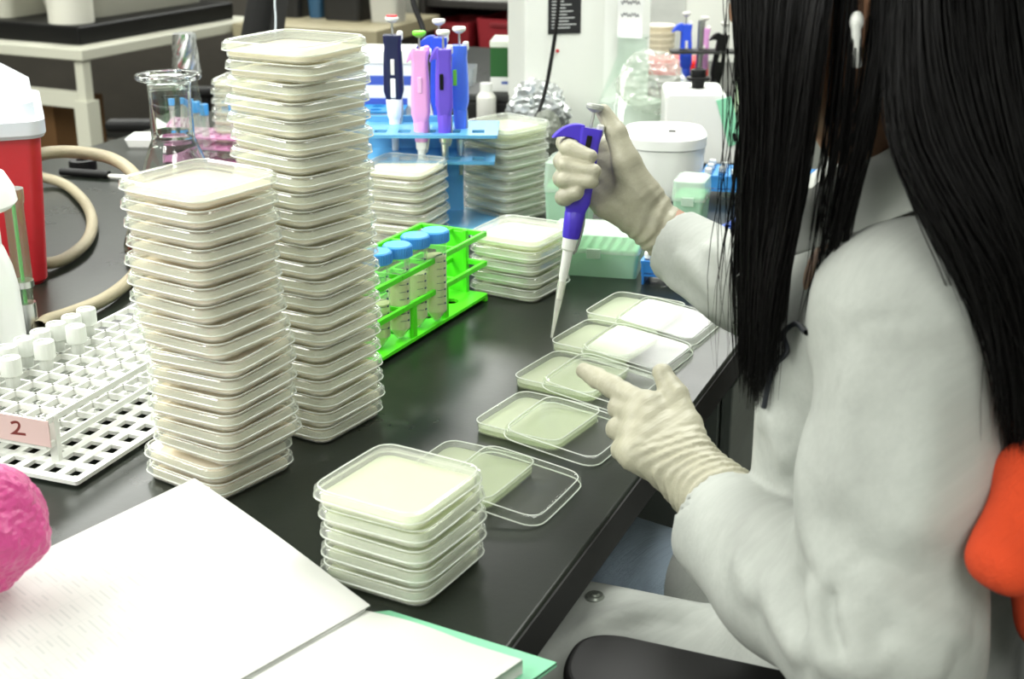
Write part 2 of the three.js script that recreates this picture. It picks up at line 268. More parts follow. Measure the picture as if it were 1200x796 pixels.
// ---------------------------------------------------------------- white rack with screw-cap vials
{
  const O = V(-0.940, BT, -1.105), t = thing('vial_rack', 'white perforated plastic rack with raised grid and pink tape label', 'tube rack', O, 0.03);
  const w = 0.222, d = 0.40, holes = [];
  for (let i = 0; i < 9; i++) for (let j = 0; j < 14; j++) holes.push([-0.096 + i * 0.024, -0.182 + j * 0.028, 0.0072, 0.0085]);
  const wm = std(0xd6d8d2, 0.4);
  part(t, 'base_plate', holed(w, d, 0.004, holes, 0.004).translate(0, 0.003, 0), wm);
  for (const [sx, sz] of [[-1, -1], [1, -1], [-1, 1], [1, 1]]) part(t, 'foot', plain(0.012, 0.003, 0.012, sx * 0.1, 0.0015, sz * 0.188), wm);
  const grid = (y, th) => { const g = []; const W = 0.128, D = 0.36; for (let i = 0; i <= 5; i++) g.push(plain(th, 0.006, D, -W / 2 + i * W / 5, y, 0)); for (let j = 0; j <= 14; j++) g.push(plain(W, 0.006, th, 0, y, -D / 2 + j * D / 14)); return merge(g); };
  part(t, 'grid', grid(0.052, 0.0032), wm); part(t, 'grid', grid(0.027, 0.0026), wm);
  for (const [sx, sz] of [[-1, -1], [1, -1], [-1, 0], [1, 0], [-1, 1], [1, 1]]) part(t, 'leg', plain(0.009, 0.05, 0.006, sx * 0.062, 0.029, sz * 0.166), wm);
  const tape = canvasTex(256, 64, (c, W, H) => { c.fillStyle = '#cdb2ae'; c.fillRect(0, 0, W, H); c.strokeStyle = '#6b2420'; c.lineWidth = 6; c.beginPath(); c.moveTo(160, 20); c.bezierCurveTo(185, 5, 190, 25, 164, 44); c.lineTo(195, 42); c.stroke(); });
  const tp = part(t, 'tape_label', new THREE.BoxGeometry(0.118, 0.027, 0.001), std(0xffffff, 0.6, { map: tape }), V(0.012, 0.042, 0.1825), 'pink tape with a handwritten 2');
  const vialM = std(0xdcdfd9, 0.35, { transmission: 0.3, thickness: 0 });
  const vb = lathe([[0.0001, 0.004], [0.006, 0.006], [0.0072, 0.012], [0.0072, 0.06], [0.0001, 0.06]], 16), vc = lathe([[0.0100, 0.06], [0.0108, 0.061], [0.0108, 0.077], [0.0100, 0.0785], [0.0074, 0.0785], [0.007, 0.077], [0.0001, 0.077]], 20);
  for (let j = 0; j < 9; j++) {
    const p = V(-0.0512, 0.005, 0.18 - 0.36 / 14 * (j + 0.5)).applyAxisAngle(V(0, 1, 0), 0.03).add(O);
    const u = thing('screw_cap_vial', `small white screw-cap vial, ${ORD[j]} from the tape label in the outer row`, 'vial', p, 0, 'white vials in the rack'); part(u, 'vial_body', vb, vialM); part(u, 'cap', vc, vialM);
    if (j % 2) { const p2 = V(-0.0256, 0.005, 0.18 - 0.36 / 14 * (j - 0.5)).applyAxisAngle(V(0, 1, 0), 0.03).add(O); const v = thing('screw_cap_vial', `small white screw-cap vial, ${ORD[(j - 1) / 2]} from the tape label in the inner row`, 'vial', p2, 0, 'white vials in the rack'); part(v, 'vial_body', vb, vialM); part(v, 'cap', vc, vialM); }
  }
}

// ---------------------------------------------------------------- white bottle with side tube, hose, red bin
{
  const c = on(-14, 450), t = thing('dispenser_bottle', 'tall white plastic bottle with a rounded cap and hose beside the white rack', 'bottle', V(c.x, BT, c.z));
  part(t, 'bottle_body', lathe([[0.0001, 0], [0.044, 0], [0.048, 0.004], [0.046, 0.11], [0.042, 0.135], [0.036, 0.155], [0.03, 0.165], [0.0001, 0.165]], 40), std(0xeef0ee, 0.3, { transmission: 0.15, thickness: 0 }));
  part(t, 'cap', lathe([[0.0001, 0.245], [0.034, 0.245], [0.046, 0.238], [0.054, 0.222], [0.056, 0.208], [0.05, 0.202], [0.034, 0.2], [0.034, 0.16]], 36), std(0xf0f1ef, 0.3));
  const tubeC = on(36, 400).sub(V(c.x, BT, c.z)); tubeC.y = 0;
  part(t, 'sight_tube', lathe([[0.009, 0.02], [0.0095, 0.06], [0.0115, 0.075], [0.0115, 0.165], [0.012, 0.17], [0.0135, 0.176], [0.0135, 0.19], [0.0001, 0.19]], 20).translate(tubeC.x, 0, tubeC.z), std(0xd4ead6, 0.08, { transmission: 0.93, thickness: 0 }), null, 'greenish clear sight tube');
  part(t, 'inner_rod', rod(V(tubeC.x, 0.025, tubeC.z), V(tubeC.x, 0.185, tubeC.z), 0.0022), std(0x6fae66, 0.4));
  part(t, 'clamp', merge([cyl(0.0125, 0.0125, 0.008, tubeC.x, 0.07, tubeC.z), cyl(0.0118, 0.0118, 0.05, tubeC.x, 0.0, tubeC.z).scale(1, 1, 1), box(0.02, 0.05, 0.01, 0.002, tubeC.x - 0.014, 0.045, tubeC.z)]), M.metal);
  const H = (px, py, h) => on(px, py, h);
  single('rubber_hose', 'thick beige rubber hose looping across the black bench behind the white rack', 'hose', tube([H(46, 384, 0.022), H(56, 376, 0.018), H(80, 368, 0.014), H(120, 352, 0.012), H(150, 330, 0.012), H(166, 305, 0.013), H(172, 275, 0.06), H(172, 240, 0.11), H(158, 206, 0.14), H(125, 184, 0.155), H(75, 178, 0.165), H(20, 188, 0.17), H(-30, 215, 0.15), H(-50, 262, 0.10), H(-20, 292, 0.05), H(30, 306, 0.02), H(62, 308, 0.011), H(95, 290, 0.011), H(108, 262, 0.011), H(95, 232, 0.011), H(66, 212, 0.011), H(40, 206, 0.02)], 0.0088, 260, 12), M.rubber);
  const rb = thing('sharps_bin', 'red plastic waste bin with a translucent white lid on the bench', 'bin', V(-1.436, BT, -1.409), 0.743);
  part(rb, 'bin_body', loft([[0.108, 0.108, 0.018, 0], [0.112, 0.112, 0.02, 0.006], [0.125, 0.125, 0.02, 0.212]], { n: 6 }), std(0xb3202a, 0.35));
  part(rb, 'rim', loft([[0.129, 0.129, 0.022, 0.205], [0.132, 0.132, 0.024, 0.21], [0.132, 0.132, 0.024, 0.228], [0.126, 0.126, 0.02, 0.23]], { n: 6 }), std(0xd9dfe6, 0.3, { transmission: 0.3, thickness: 0 }), null, 'translucent white rim');
  part(rb, 'lid', loft([[0.122, 0.122, 0.02, 0.228], [0.12, 0.12, 0.02, 0.25], [0.075, 0.075, 0.02, 0.285], [0.06, 0.06, 0.02, 0.287]], { n: 6 }), std(0xdfe5ea, 0.3, { transmission: 0.3, thickness: 0 }), null, 'translucent white stepped lid');
  for (const s of [-1, 1]) part(rb, 'rib', box(0.006, 0.02, 0.01, 0.002, 0.118, 0.195, s * 0.11), std(0xb3202a, 0.35));
}

// ---------------------------------------------------------------- conical flask, small tubes, foil-topped flask, pen, tray
{
  const f = thing('conical_flask', 'large glass conical flask with brown liquid behind the leaning dish stack', 'flask', V(-1.19, BT, -1.59));
  f.position.y = BT;
  const k = 1.0; const prof = [[0.0001, 0.0], [0.07, 0], [0.081, 0.006], [0.083, 0.018], [0.078, 0.038], [0.040, 0.150], [0.0315, 0.172], [0.0305, 0.185], [0.0305, 0.252], [0.044, 0.258], [0.046, 0.262], [0.044, 0.266], [0.0305, 0.266]];
  part(f, 'glass_body', new THREE.LatheGeometry((() => { const o = new THREE.SplineCurve(prof.map(([r, y]) => new THREE.Vector2(r, y))).getPoints(70), inn = [[0.0305 - 0.002, 0.262], [0.0285, 0.185], [0.0295, 0.172], [0.038, 0.150], [0.0758, 0.0385], [0.0808, 0.018], [0.079, 0.0075], [0.069, 0.002], [0.0001, 0.002]].map(([r, y]) => new THREE.Vector2(r, y)); return o.concat(inn); })(), 48), std(0xf4faf7, 0.01, { transmission: 1, thickness: 0.002, ior: 1.47 }));
  part(f, 'liquid', lathe([[0.0001, 0.0025], [0.068, 0.0025], [0.0782, 0.008], [0.0802, 0.018], [0.0752, 0.0385], [0.0728, 0.046], [0.0001, 0.046]], 40), std(0x7a3510, 0.15, { transmission: 0.45, thickness: 0 }), null, 'dark brown liquid');
  // pink rack with blue-capped tubes
  const c = on(250, 196), pr = thing('microtube_rack', 'small pink rack with thin blue-capped tubes behind the flask', 'tube rack', V(c.x - 0.03, BT, c.z - 0.05), 0.15);
  const pm = std(0xdf9cc8, 0.4, { transmission: 0.35, thickness: 0 }), holes = []; for (let i = 0; i < 7; i++) for (let j = 0; j < 4; j++) holes.push([-0.075 + i * 0.025, -0.03 + j * 0.02, 0.0075, 0, 1]);
  for (const y of [0.002, 0.03, 0.05]) part(pr, 'shelf', holed(0.19, 0.09, 0.003, holes).translate(0, y, 0), pm);
  for (const s of [-1, 1]) part(pr, 'end_panel', box(0.004, 0.055, 0.09, 0.001, s * 0.095, 0.0275, 0), pm);
  const tb = lathe([[0.0001, 0.0], [0.005, 0.008], [0.0068, 0.02], [0.007, 0.095], [0.0001, 0.095]], 14), tc = lathe([[0.0001, 0.11], [0.0078, 0.11], [0.0082, 0.108], [0.0082, 0.09], [0.0001, 0.09]], 16);
  for (const [i, j] of [[0, 1], [1, 2], [2, 1], [3, 0], [4, 2], [5, 1], [5, 3], [6, 1]]) {
    const p = V(-0.075 + i * 0.025, 0.003, 0.03 - j * 0.02).applyAxisAngle(V(0, 1, 0), 0.15).add(pr.position);
    const u = thing('thin_tube', 'thin clear tube with blue cap in the pink rack', 'tube', p, 0, 'blue-capped thin tubes in the pink rack'); part(u, 'tube_wall', tb, M.plasticHaze); part(u, 'cap', tc, M.capBlue);
  }
  const ff = thing('foil_topped_flask', 'slim glass flask with crumpled foil over its neck behind the tallest dish stack', 'flask', V(-1.5, BT, -2.06));
  part(ff, 'glass_body', lathe([[0.0001, 0], [0.04, 0], [0.042, 0.01], [0.02, 0.14], [0.0175, 0.16], [0.0175, 0.225]], 28), M.glass);
  { const g = new THREE.CylinderGeometry(0.0195, 0.024, 0.07, 28, 10, false); const p = g.attributes.position; for (let i = 0; i < p.count; i++) { const a = Math.atan2(p.getZ(i), p.getX(i)), y = p.getY(i), q = 1 + 0.07 * Math.sin(a * 7 + y * 160) + 0.06 * Math.sin(a * 11 - y * 230); p.setX(i, p.getX(i) * q); p.setZ(i, p.getZ(i) * q); } g.computeVertexNormals(); part(ff, 'foil_cover', g.translate(0, 0.215, 0), M.foil, null, 'crumpled aluminium foil'); }
  const tr = on(160, 172); single('white_tray', 'small shallow white tray near the back of the bench', 'tray', loft([[0.05, 0.035, 0.006, 0], [0.055, 0.04, 0.007, 0.016], [0.052, 0.037, 0.006, 0.016], [0.048, 0.033, 0.005, 0.003]]), M.white, V(tr.x + 0.02, BT, tr.z - 0.04), 0.4);
  const pc = on(100, 208), pn = thing('marker_pen', 'black marker pen lying on the bench beside the red bin', 'pen', V(pc.x, BT, pc.z), 0.1);
  part(pn, 'barrel', new THREE.CylinderGeometry(0.007, 0.0075, 0.1, 16).rotateZ(Math.PI / 2).translate(0, 0.0078, 0), M.black); part(pn, 'nib_holder', new THREE.CylinderGeometry(0.0035, 0.005, 0.07, 12).rotateZ(Math.PI / 2).translate(0.083, 0.0062, 0), M.offWhite);
  single('black_tape_roll', 'black ring of tape lying beside the marker pen and red bin', 'tape', lathe([[0.012, 0], [0.024, 0], [0.025, 0.001], [0.025, 0.018], [0.024, 0.019], [0.013, 0.019], [0.012, 0.018], [0.012, 0]], 30), M.black, V(pc.x - 0.045, BT, pc.z - 0.05));
}

// ---------------------------------------------------------------- pipettes
function pipette(name, label, pos, q, s) {
  const t = thing(name, label, 'pipette', pos, 0, s.group); if (q) t.quaternion.copy(q);
  const L = s.len ?? 0.12;                                    // handle length; origin at the nozzle's lower end
  const y0 = s.nozzle ?? 0.075;
  part(t, 'nozzle', lathe([[0.0001, 0], [0.0026, 0], [0.0032, 0.02], [0.0052, 0.028], [0.0062, y0 * 0.75], [0.0082, y0 * 0.78], [0.009, y0], [0.0001, y0]], 20), s.nozzleMat ?? M.white);
  const w = s.w ?? 0.0125;
  const collar = part(t, 'collar', lathe([[0.0095, y0 - 0.004], [w * 0.82, y0], [w * 0.95, y0 + 0.026], [w * 0.9, y0 + 0.028], [0.0001, y0 + 0.028]], 28), s.collarMat ?? s.mat);
  const hook = s.hook ?? 0.022;
  part(t, 'handle_body', loft([[w * 0.9, w * 0.85, w * 0.6, y0 + 0.027], [w * 1.15, w * 1.0, w * 0.55, y0 + 0.04], [w * 1.1, w * 0.95, w * 0.5, y0 + L * 0.6], [w * 0.95, w * 0.85, w * 0.4, y0 + L * 0.86], [w * 1.05, w * 0.9, w * 0.4, y0 + L * 0.94], [w * 1.05, w * 0.9, w * 0.4, y0 + L]], { n: 5, smooth: true }), s.mat);
  if (hook > 0) { const sh = new THREE.Shape(); sh.moveTo(0, 0); sh.lineTo(0, 0.014); sh.quadraticCurveTo(-hook * 0.7, 0.016, -hook - 0.006, -0.004); sh.quadraticCurveTo(-hook * 0.7, 0.004, 0, -0.004); part(t, 'finger_rest', new THREE.ExtrudeGeometry(sh, { depth: w * 1.3, bevelEnabled: true, bevelSize: 0.0012, bevelThickness: 0.0012, bevelSegments: 2 }).translate(-w * 0.7, y0 + L - 0.013, -w * 0.65), s.mat); }
  const py = y0 + L;
  part(t, 'plunger_rod', cyl(0.0018, 0.0018, 0.024, 0, py, 0, 10), M.metal);
  const pb = part(t, 'plunger_button', lathe([[0.0001, py + 0.018], [0.004, py + 0.018], [0.0098, py + 0.022], [0.0105, py + 0.025], [0.0095, py + 0.0275], [0.0001, py + 0.028]], 24), s.buttonMat ?? M.offWhite);
  if (s.topMat) part(pb, 'button_top', cyl(0.0088, 0.0085, 0.002, 0, py + 0.0275, 0, 24), s.topMat);
  part(t, 'ejector_button', box(0.009, 0.014, 0.011, 0.003, w * 0.85, py - 0.001, 0), s.ejectMat ?? M.offWhite);
  if (s.window !== false) { const dsp = part(t, 'volume_display', box(0.006, 0.024, 0.003, 0.001, s.winX ?? 0, y0 + L * (s.winY ?? 0.62), w * 0.96), s.winMat ?? M.offWhite); if (s.badge) part(t, 'badge', box(0.008, 0.03, 0.003, 0.0014, s.winX ?? 0, y0 + L * 0.36, w * 0.98), M.white); }
  if (s.eject !== false) part(t, 'ejector_arm', tube([[w * 0.7, y0 + 0.04, 0], [w * 0.95, y0 + 0.012, 0], [0.0095, y0 - 0.014, 0.001], [0.007, y0 - 0.022, 0]], 0.0016, 16, 8), s.armMat ?? M.metal);
  if (s.tip) { part(t, 'disposable_tip', lathe([[0.0009, -0.048], [0.0016, -0.048], [0.0046, 0.006], [0.0052, 0.022], [0.0044, 0.022], [0.0038, 0.004], [0.0009, -0.047]], 18), M.plasticHaze, null, 'clear disposable pipette tip'); }
  return t;
}
{
  // blue stand behind the dishes
  const d0 = 2.12, c = P(505, 160, d0), st = thing('pipette_stand', 'light blue pipette stand with slotted shelves behind the dish stacks', 'stand', V(c.x, BT, c.z), 0.38);
  const slots = [-0.075, -0.038, 0, 0.038, 0.075].map((x) => [x, 0.028, 0.0095, 0.012]);
  part(st, 'back_panel', box(0.15, 0.16, 0.006, 0.002, -0.028, 0.085, -0.05), M.standBlue);
  part(st, 'shelf', holed(0.21, 0.115, 0.005, slots).translate(0, 0.150, 0), M.standBlue);
  part(st, 'shelf', holed(0.20, 0.10, 0.005, slots).translate(0, 0.108, 0), M.standBlue);
  part(st, 'base', box(0.21, 0.012, 0.14, 0.004, 0, 0.006, 0), M.standBlue);
  const up = (px, pyTop, d) => { const p = P(px, pyTop, d); return p; };
  const mk = (label, px, pyTop, d, s, turn) => { const topY = P(px, pyTop, d), len = (s.nozzle ?? 0.075) + (s.len ?? 0.12) + 0.028; pipette('pipette', label, V(topY.x, topY.y - len, topY.z), new THREE.Quaternion().setFromAxisAngle(V(0, 1, 0), turn), { group: 'pipettes in the blue stand', ...s }); };
  mk('dark navy pipette with a red-topped white plunger in the blue stand', 459, 19, 2.09, { mat: M.navy, collarMat: M.whiteGloss, topMat: M.red, len: 0.125, nozzle: 0.085, hook: 0, badge: true, ejectMat: M.white, w: 0.0135 }, 0.4);
  mk('pink pipette with a lime green plunger in the blue stand', 491, 36, 2.04, { mat: M.pink, buttonMat: M.lime, len: 0.135, nozzle: 0.07, hook: 0.004, w: 0.0125, ejectMat: M.pink, winMat: std(0xe9b7e4, 0.4) }, 0.4);
  mk('purple pipette with a white plunger in the blue stand', 519, 35, 2.03, { mat: M.purple, len: 0.125, nozzle: 0.07, nozzleMat: M.metal, hook: 0.006, w: 0.0115, winX: -0.004, winMat: M.black }, 0.5);
  mk('deep blue pipette with a long finger hook behind the purple pipette', 514, 22, 2.12, { mat: M.blue, len: 0.14, nozzle: 0.07, hook: 0.02, w: 0.0125, winMat: M.black }, 0.3);
  mk('lighter blue pipette with lime stripe at the end of the blue stand', 538, 31, 2.06, { mat: M.lightBlue, len: 0.125, nozzle: 0.075, nozzleMat: M.metal, hook: 0.0, w: 0.0115, winX: -0.006, winMat: M.lime }, 0.3);
}
const handPip = {};
{ // the pipette in use
  const tip = P(646.5, 396, 1.628), top = P(692.5, 150, 1.572), dir = top.clone().sub(tip), L = dir.length(); dir.normalize();
  const side = rayDir(653, 158).sub(rayDir(693, 150)).normalize().negate(); // toward the ejector side
  const x = side.clone().addScaledVector(dir, -side.dot(dir)).normalize(), z = x.clone().cross(dir);
  const q = new THREE.Quaternion().setFromRotationMatrix(new THREE.Matrix4().makeBasis(x, dir, z));
  const o = tip.clone().addScaledVector(dir, 0.048);
  handPip.o = o; handPip.dir = dir; handPip.L = L;
  const t = pipette('hand_pipette', 'purple pipette with grey plunger held in the gloved fist over an open dish', o, q, { mat: M.violet, len: L - 0.048 - 0.078, nozzle: 0.078, tip: true, hook: 0.026, w: 0.0128, buttonMat: std(0x9fa39c, 0.4), winMat: M.black, winX: -0.001, winY: 0.84, ejectMat: std(0xc9cbc6, 0.4), armMat: std(0x9a9c9a, 0.3, { metalness: 0.8 }) });
}

// ---------------------------------------------------------------- instruments and boxes at the far end of the bench
// crumpled sheet: sharp facets pushed in and out
const hash = (x, y, z) => { const s = Math.sin(x * 127.1 + y * 311.7 + z * 74.7) * 43758.5453; return s - Math.floor(s); };
const crumple = (detail, amp, sx, sy, sz, lobes = 0.12) => { const g = new THREE.IcosahedronGeometry(1, detail), p = g.attributes.position; for (let i = 0; i < p.count; i++) { const x = p.getX(i), y = p.getY(i), z = p.getZ(i), q = (v) => Math.round(v * 1000) / 1000, k = 1 + amp * (hash(q(x), q(y), q(z)) - 0.5) + lobes * (Math.sin(3.1 * x + 2 * y + 1) * Math.sin(2.7 * y - 2.2 * z) + 0.5 * Math.sin(5.3 * z + 4.1 * x)); p.setXYZ(i, x * k * sx, y * k * sy, z * k * sz); } g.computeVertexNormals(); return g; };
const wob = (g, amp, f) => { const p = g.attributes.position; for (let i = 0; i < p.count; i++) { const x = p.getX(i) * f, y = p.getY(i) * f, z = p.getZ(i) * f, n = Math.abs(Math.sin(x * 1.7 + 2 * Math.sin(y * 1.1 + z))) + 0.6 * Math.abs(Math.sin(y * 2.9 + 1.7 * Math.sin(z * 2.1 - x))) + 0.4 * Math.sin(z * 4.7 + x * 3.1); p.setXYZ(i, p.getX(i) * (1 + amp * (n - 0.8)), p.getY(i) * (1 + amp * (n - 0.8)), p.getZ(i) * (1 + amp * (n - 0.8))); } g.computeVertexNormals(); return g; };
{
  const c = on(664, 158), t = thing('equipment_column', 'tall white equipment column with a black rating plate and red dot', 'equipment', V(c.x, BT, c.z), 0.62);
  // two visible faces of one white column; the brighter-lit right one is painted whiter
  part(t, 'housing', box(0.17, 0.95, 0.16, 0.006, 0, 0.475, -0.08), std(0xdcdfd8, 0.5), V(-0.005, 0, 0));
  part(t, 'lit_side_face', box(0.10, 0.95, 0.15, 0.004, 0.125, 0.475, -0.075), M.white);
  const plate = canvasTex(160, 200, (x, W, H) => { x.fillStyle = '#17181a'; x.fillRect(0, 0, W, H); x.fillStyle = '#c9ccca'; x.fillRect(54, 8, 80, 40); for (let i = 0; i < 9; i++) x.fillRect(16, 70 + i * 13, 60 + (i * 37) % 66, 4); x.fillStyle = '#17181a'; for (let i = 0; i < 4; i++) x.fillRect(54, 16 + i * 9, 80, 3); });
  const pw = P(638, 6, 2.86), lp = t.worldToLocal.bind(t); t.updateMatrixWorld();
  const l1 = lp(P(639, 2, 2.86)), l2 = lp(P(619, 52, 2.86));
  part(t, 'rating_plate', plain(0.068, 0.1, 0.002), std(0xffffff, 0.4, { map: plate }), V(-0.008, l1.y, 0.0012), 'black rating plate with white print');
  part(t, 'indicator', cyl(0.0035, 0.0035, 0.003, 0, 0, 0, 16).rotateX(Math.PI / 2), std(0xb8232c, 0.4), V(-0.022, l2.y, 0), 'small red dot');
  single('power_cable', 'black cable hanging down the face of the white equipment column', 'cable', tube([P(657, -40, 2.62), P(653, 20, 2.64), P(646, 70, 2.66), P(638, 110, 2.67), P(628, 138, 2.66), P(612, 158, 2.64)], 0.0042, 60, 8), M.black);
  // foil bag
  const fb = crumple(9, 0.2, 0.065, 0.055, 0.035);
  single('foil_bag', 'crumpled clear and silver bag against the foot of the white column', 'bag', fb, std(0xcfd4d2, 0.22, { metalness: 0.6 }), P(632, 128, 2.75));
  const gw = crumple(6, 0.14, 0.03, 0.045, 0.03); const gp = on(641, 184, 0); gw.translate(0, 0.045, 0);
  single('dark_bottle_wrap', 'dark grey crumpled wrapper in front of the silver bag', 'wrapper', gw, std(0x6d7268, 0.5), V(gp.x, BT, gp.z));
}
{ // big flask with tag and plastic bag
  const c = on(738, 160), f = thing('hand_labelled_flask', 'big glass flask in clear plastic wrap with a handwritten paper tag', 'flask', V(c.x, BT, c.z));
  part(f, 'glass_body', lathe([[0.0001, 0], [0.085, 0], [0.09, 0.01], [0.04, 0.14], [0.031, 0.165], [0.03, 0.2], [0.034, 0.205]], 36), M.glass);
  part(f, 'contents', lathe([[0.0001, 0.003], [0.083, 0.003], [0.0865, 0.012], [0.062, 0.075], [0.0001, 0.075]], 30), std(0xe3e6e0, 0.5, { transmission: 0.4, thickness: 0 }));
  const wrap = crumple(9, 0.16, 0.07, 0.06, 0.055);
  part(f, 'plastic_wrap', wrap, std(0xf2f4f0, 0.15, { transmission: 0.8, thickness: 0 }), V(0.055, 0.12, 0.03), 'crumpled clear plastic wrap');
  const tag = canvasTex(128, 256, (x, W, H) => { x.fillStyle = '#f4f5f3'; x.fillRect(0, 0, W, H); x.strokeStyle = '#4c4c54'; x.lineWidth = 4; for (let k = 0; k < 3; k++) { x.beginPath(); for (let i = 0; i < 14; i++) { const X = 18 + i * 7, Y = 66 + k * 50 + (i % 2 ? 8 : -6) * (i % 3 ? 1 : 0.4); i ? x.lineTo(X, Y) : x.moveTo(X, Y); } x.stroke(); } });
  const tg = new THREE.PlaneGeometry(0.062, 0.13, 6, 10); { const p = tg.attributes.position; for (let i = 0; i < p.count; i++) { const y = p.getY(i); p.setZ(i, 0.006 * Math.sin(y * 40) + 0.004 * Math.sin(p.getX(i) * 60)); p.setX(i, p.getX(i) * (0.8 + 2.6 * Math.max(0, y + 0.01)) - (y > 0.02 ? 0.004 : 0)); } tg.computeVertexNormals(); }
  const tp = part(f, 'paper_tag', tg, std(0xffffff, 0.8, { map: tag, side: THREE.DoubleSide }), P(739, 6, 2.74).sub(f.position), 'white paper tag with handwriting'); tp.rotation.y = YAW;
}
{ // mini centrifuge: white drum with domed lid
  const c = on(768, 232), t = thing('benchtop_centrifuge', 'white rounded benchtop centrifuge with a dark lid seam behind the gloved hand', 'centrifuge', V(c.x, BT, c.z - 0.04), 0.3);
  part(t, 'base', loft([[0.062, 0.062, 0.055, 0], [0.066, 0.066, 0.06, 0.01], [0.070, 0.068, 0.06, 0.085]], { n: 8 }), M.whiteGloss);
  part(t, 'seam', loft([[0.0695, 0.0675, 0.06, 0.084], [0.0695, 0.0675, 0.06, 0.0875]], { n: 8 }), M.black);
  part(t, 'lid', loft([[0.072, 0.07, 0.06, 0.087], [0.072, 0.07, 0.058, 0.104], [0.066, 0.064, 0.05, 0.112], [0.05, 0.05, 0.04, 0.114]], { n: 8 }), M.whiteGloss);
  part(t, 'switch', box(0.012, 0.003, 0.008, 0.001, 0.012, 0.115, 0.035), M.darkGrey);
}
{ // vortex mixer
  const c = on(815, 190), t = thing('vortex_mixer', 'white wedge-shaped mixer with a pale green front panel and black cup', 'mixer', V(c.x, BT, c.z - 0.03), 0.35);
  const sh = new THREE.Shape(); sh.moveTo(-0.07, 0.008); sh.lineTo(0.07, 0.008); sh.lineTo(0.066, 0.03); sh.lineTo(0.035, 0.128); sh.quadraticCurveTo(0.033, 0.132, 0.028, 0.132); sh.lineTo(-0.062, 0.132); sh.quadraticCurveTo(-0.07, 0.132, -0.07, 0.125); sh.closePath();
  part(t, 'housing', new THREE.ExtrudeGeometry(sh, { depth: 0.12, bevelEnabled: true, bevelSize: 0.004, bevelThickness: 0.004, bevelSegments: 3 }).translate(0, 0, -0.06), M.white);
  const pn = part(t, 'front_panel', box(0.028, 0.09, 0.002, 0.001), std(0x8fd8b0, 0.4), V(0.046, 0.085, 0.065), 'pale green control panel'); pn.rotation.z = 0.31;
  const sw = part(t, 'rocker_switch', box(0.008, 0.016, 0.004, 0.001), M.black, V(0.057, 0.056, 0.067)); sw.rotation.z = 0.31;
  part(t, 'cup', lathe([[0.0001, 0.134], [0.011, 0.134], [0.013, 0.15], [0.022, 0.152], [0.022, 0.156], [0.015, 0.158], [0.014, 0.17], [0.009, 0.172], [0.0001, 0.166]], 24), M.black, V(-0.01, 0, 0), 'black rubber cup');
  for (const [x, z] of [[-0.05, -0.045], [0.05, -0.045], [-0.05, 0.045], [0.05, 0.045]]) part(t, 'foot', cyl(0.012, 0.01, 0.006, x, 0, z, 14), M.black);
  part(t, 'cable', tube([[-0.07, 0.03, -0.05], [-0.1, 0.01, -0.07], [-0.14, 0.006, -0.05]], 0.003, 20, 6), M.black);
}
function tipBox(label, pos, turn, w, d, h, liquidH, group) {
  const t = thing('tip_box', label, 'tip box', pos, turn, group);
  const clear = std(0xeaf6ec, 0.2, { transmission: 0.6, thickness: 0 }), gr = std(0x9fe6b4, 0.4, { transmission: 0.25, thickness: 0 });
  part(t, 'box_base', loft([[w / 2 - 0.003, d / 2 - 0.003, 0.006, 0], [w / 2, d / 2, 0.007, h * 0.62]], { capB: false }), std(0xc4ecd0, 0.3, { transmission: 0.35, thickness: 0 }));
  const hs = []; for (let i = 0; i < 8; i++) for (let j = 0; j < 6; j++) hs.push([(-3.5 + i) * w / 9, (-2.5 + j) * d / 7, w / 30, 0, 1]);
  part(t, 'tip_tray', holed(w - 0.004, d - 0.004, 0.003, hs).translate(0, h * 0.6, 0), gr, null, 'pale green tip tray');
  part(t, 'lid', loft([[w / 2 + 0.0015, d / 2 + 0.0015, 0.008, h * 0.56], [w / 2, d / 2, 0.008, h * 0.97], [w / 2 - 0.006, d / 2 - 0.006, 0.006, h]], { capA: false }), clear);
  part(t, 'latch', box(0.02, 0.014, 0.003, 0.001, 0, h * 0.56, d / 2 + 0.002), clear);
  return t;
}
{
  const c = on(712, 328); tipBox('mint green pipette tip box under the purple pipette, largest of the tip boxes', V(c.x - 0.03, BT, c.z - 0.045), 0.18, 0.125, 0.085, 0.062, 0.03, 'tip boxes');
  const c2 = on(803, 266); tipBox('clear tip box with green tray beside the white centrifuge', V(c2.x, BT, c2.z - 0.03), 0.1, 0.05, 0.07, 0.075, 0.03, 'tip boxes');
  const c3 = on(652, 275); tipBox('pale green tip box half hidden behind the fingers on the pipette', V(c3.x, BT, c3.z - 0.06), 0.2, 0.07, 0.08, 0.11, 0.03, 'tip boxes');
}
function blueRack(label, pos, turn, w, d, h, nx, nz, group, mat = M.rackBlue) {
  const t = thing('blue_rack', label, 'tube rack', pos, turn, group), hs = []; for (let i = 0; i < nx; i++) for (let j = 0; j < nz; j++) hs.push([(i - (nx - 1) / 2) * w / nx * 0.98, (j - (nz - 1) / 2) * d / nz * 0.98, w / nx * 0.34, 0, 1]);
  part(t, 'top_plate', holed(w, d, 0.004, hs).translate(0, h - 0.004, 0), mat);
  part(t, 'lower_plate', holed(w * 0.97, d * 0.97, 0.003, hs).translate(0, h * 0.35, 0), mat);
  for (const s of [-1, 1]) part(t, 'end_panel', plain(0.003, h - 0.004, d * 0.97, s * (w / 2 - 0.004), (h - 0.004) / 2, 0), mat);
  part(t, 'front_panel', plain(w * 0.97, h * 0.45, 0.003, 0, h * 0.72, d / 2 - 0.003), mat);
  return t;
}
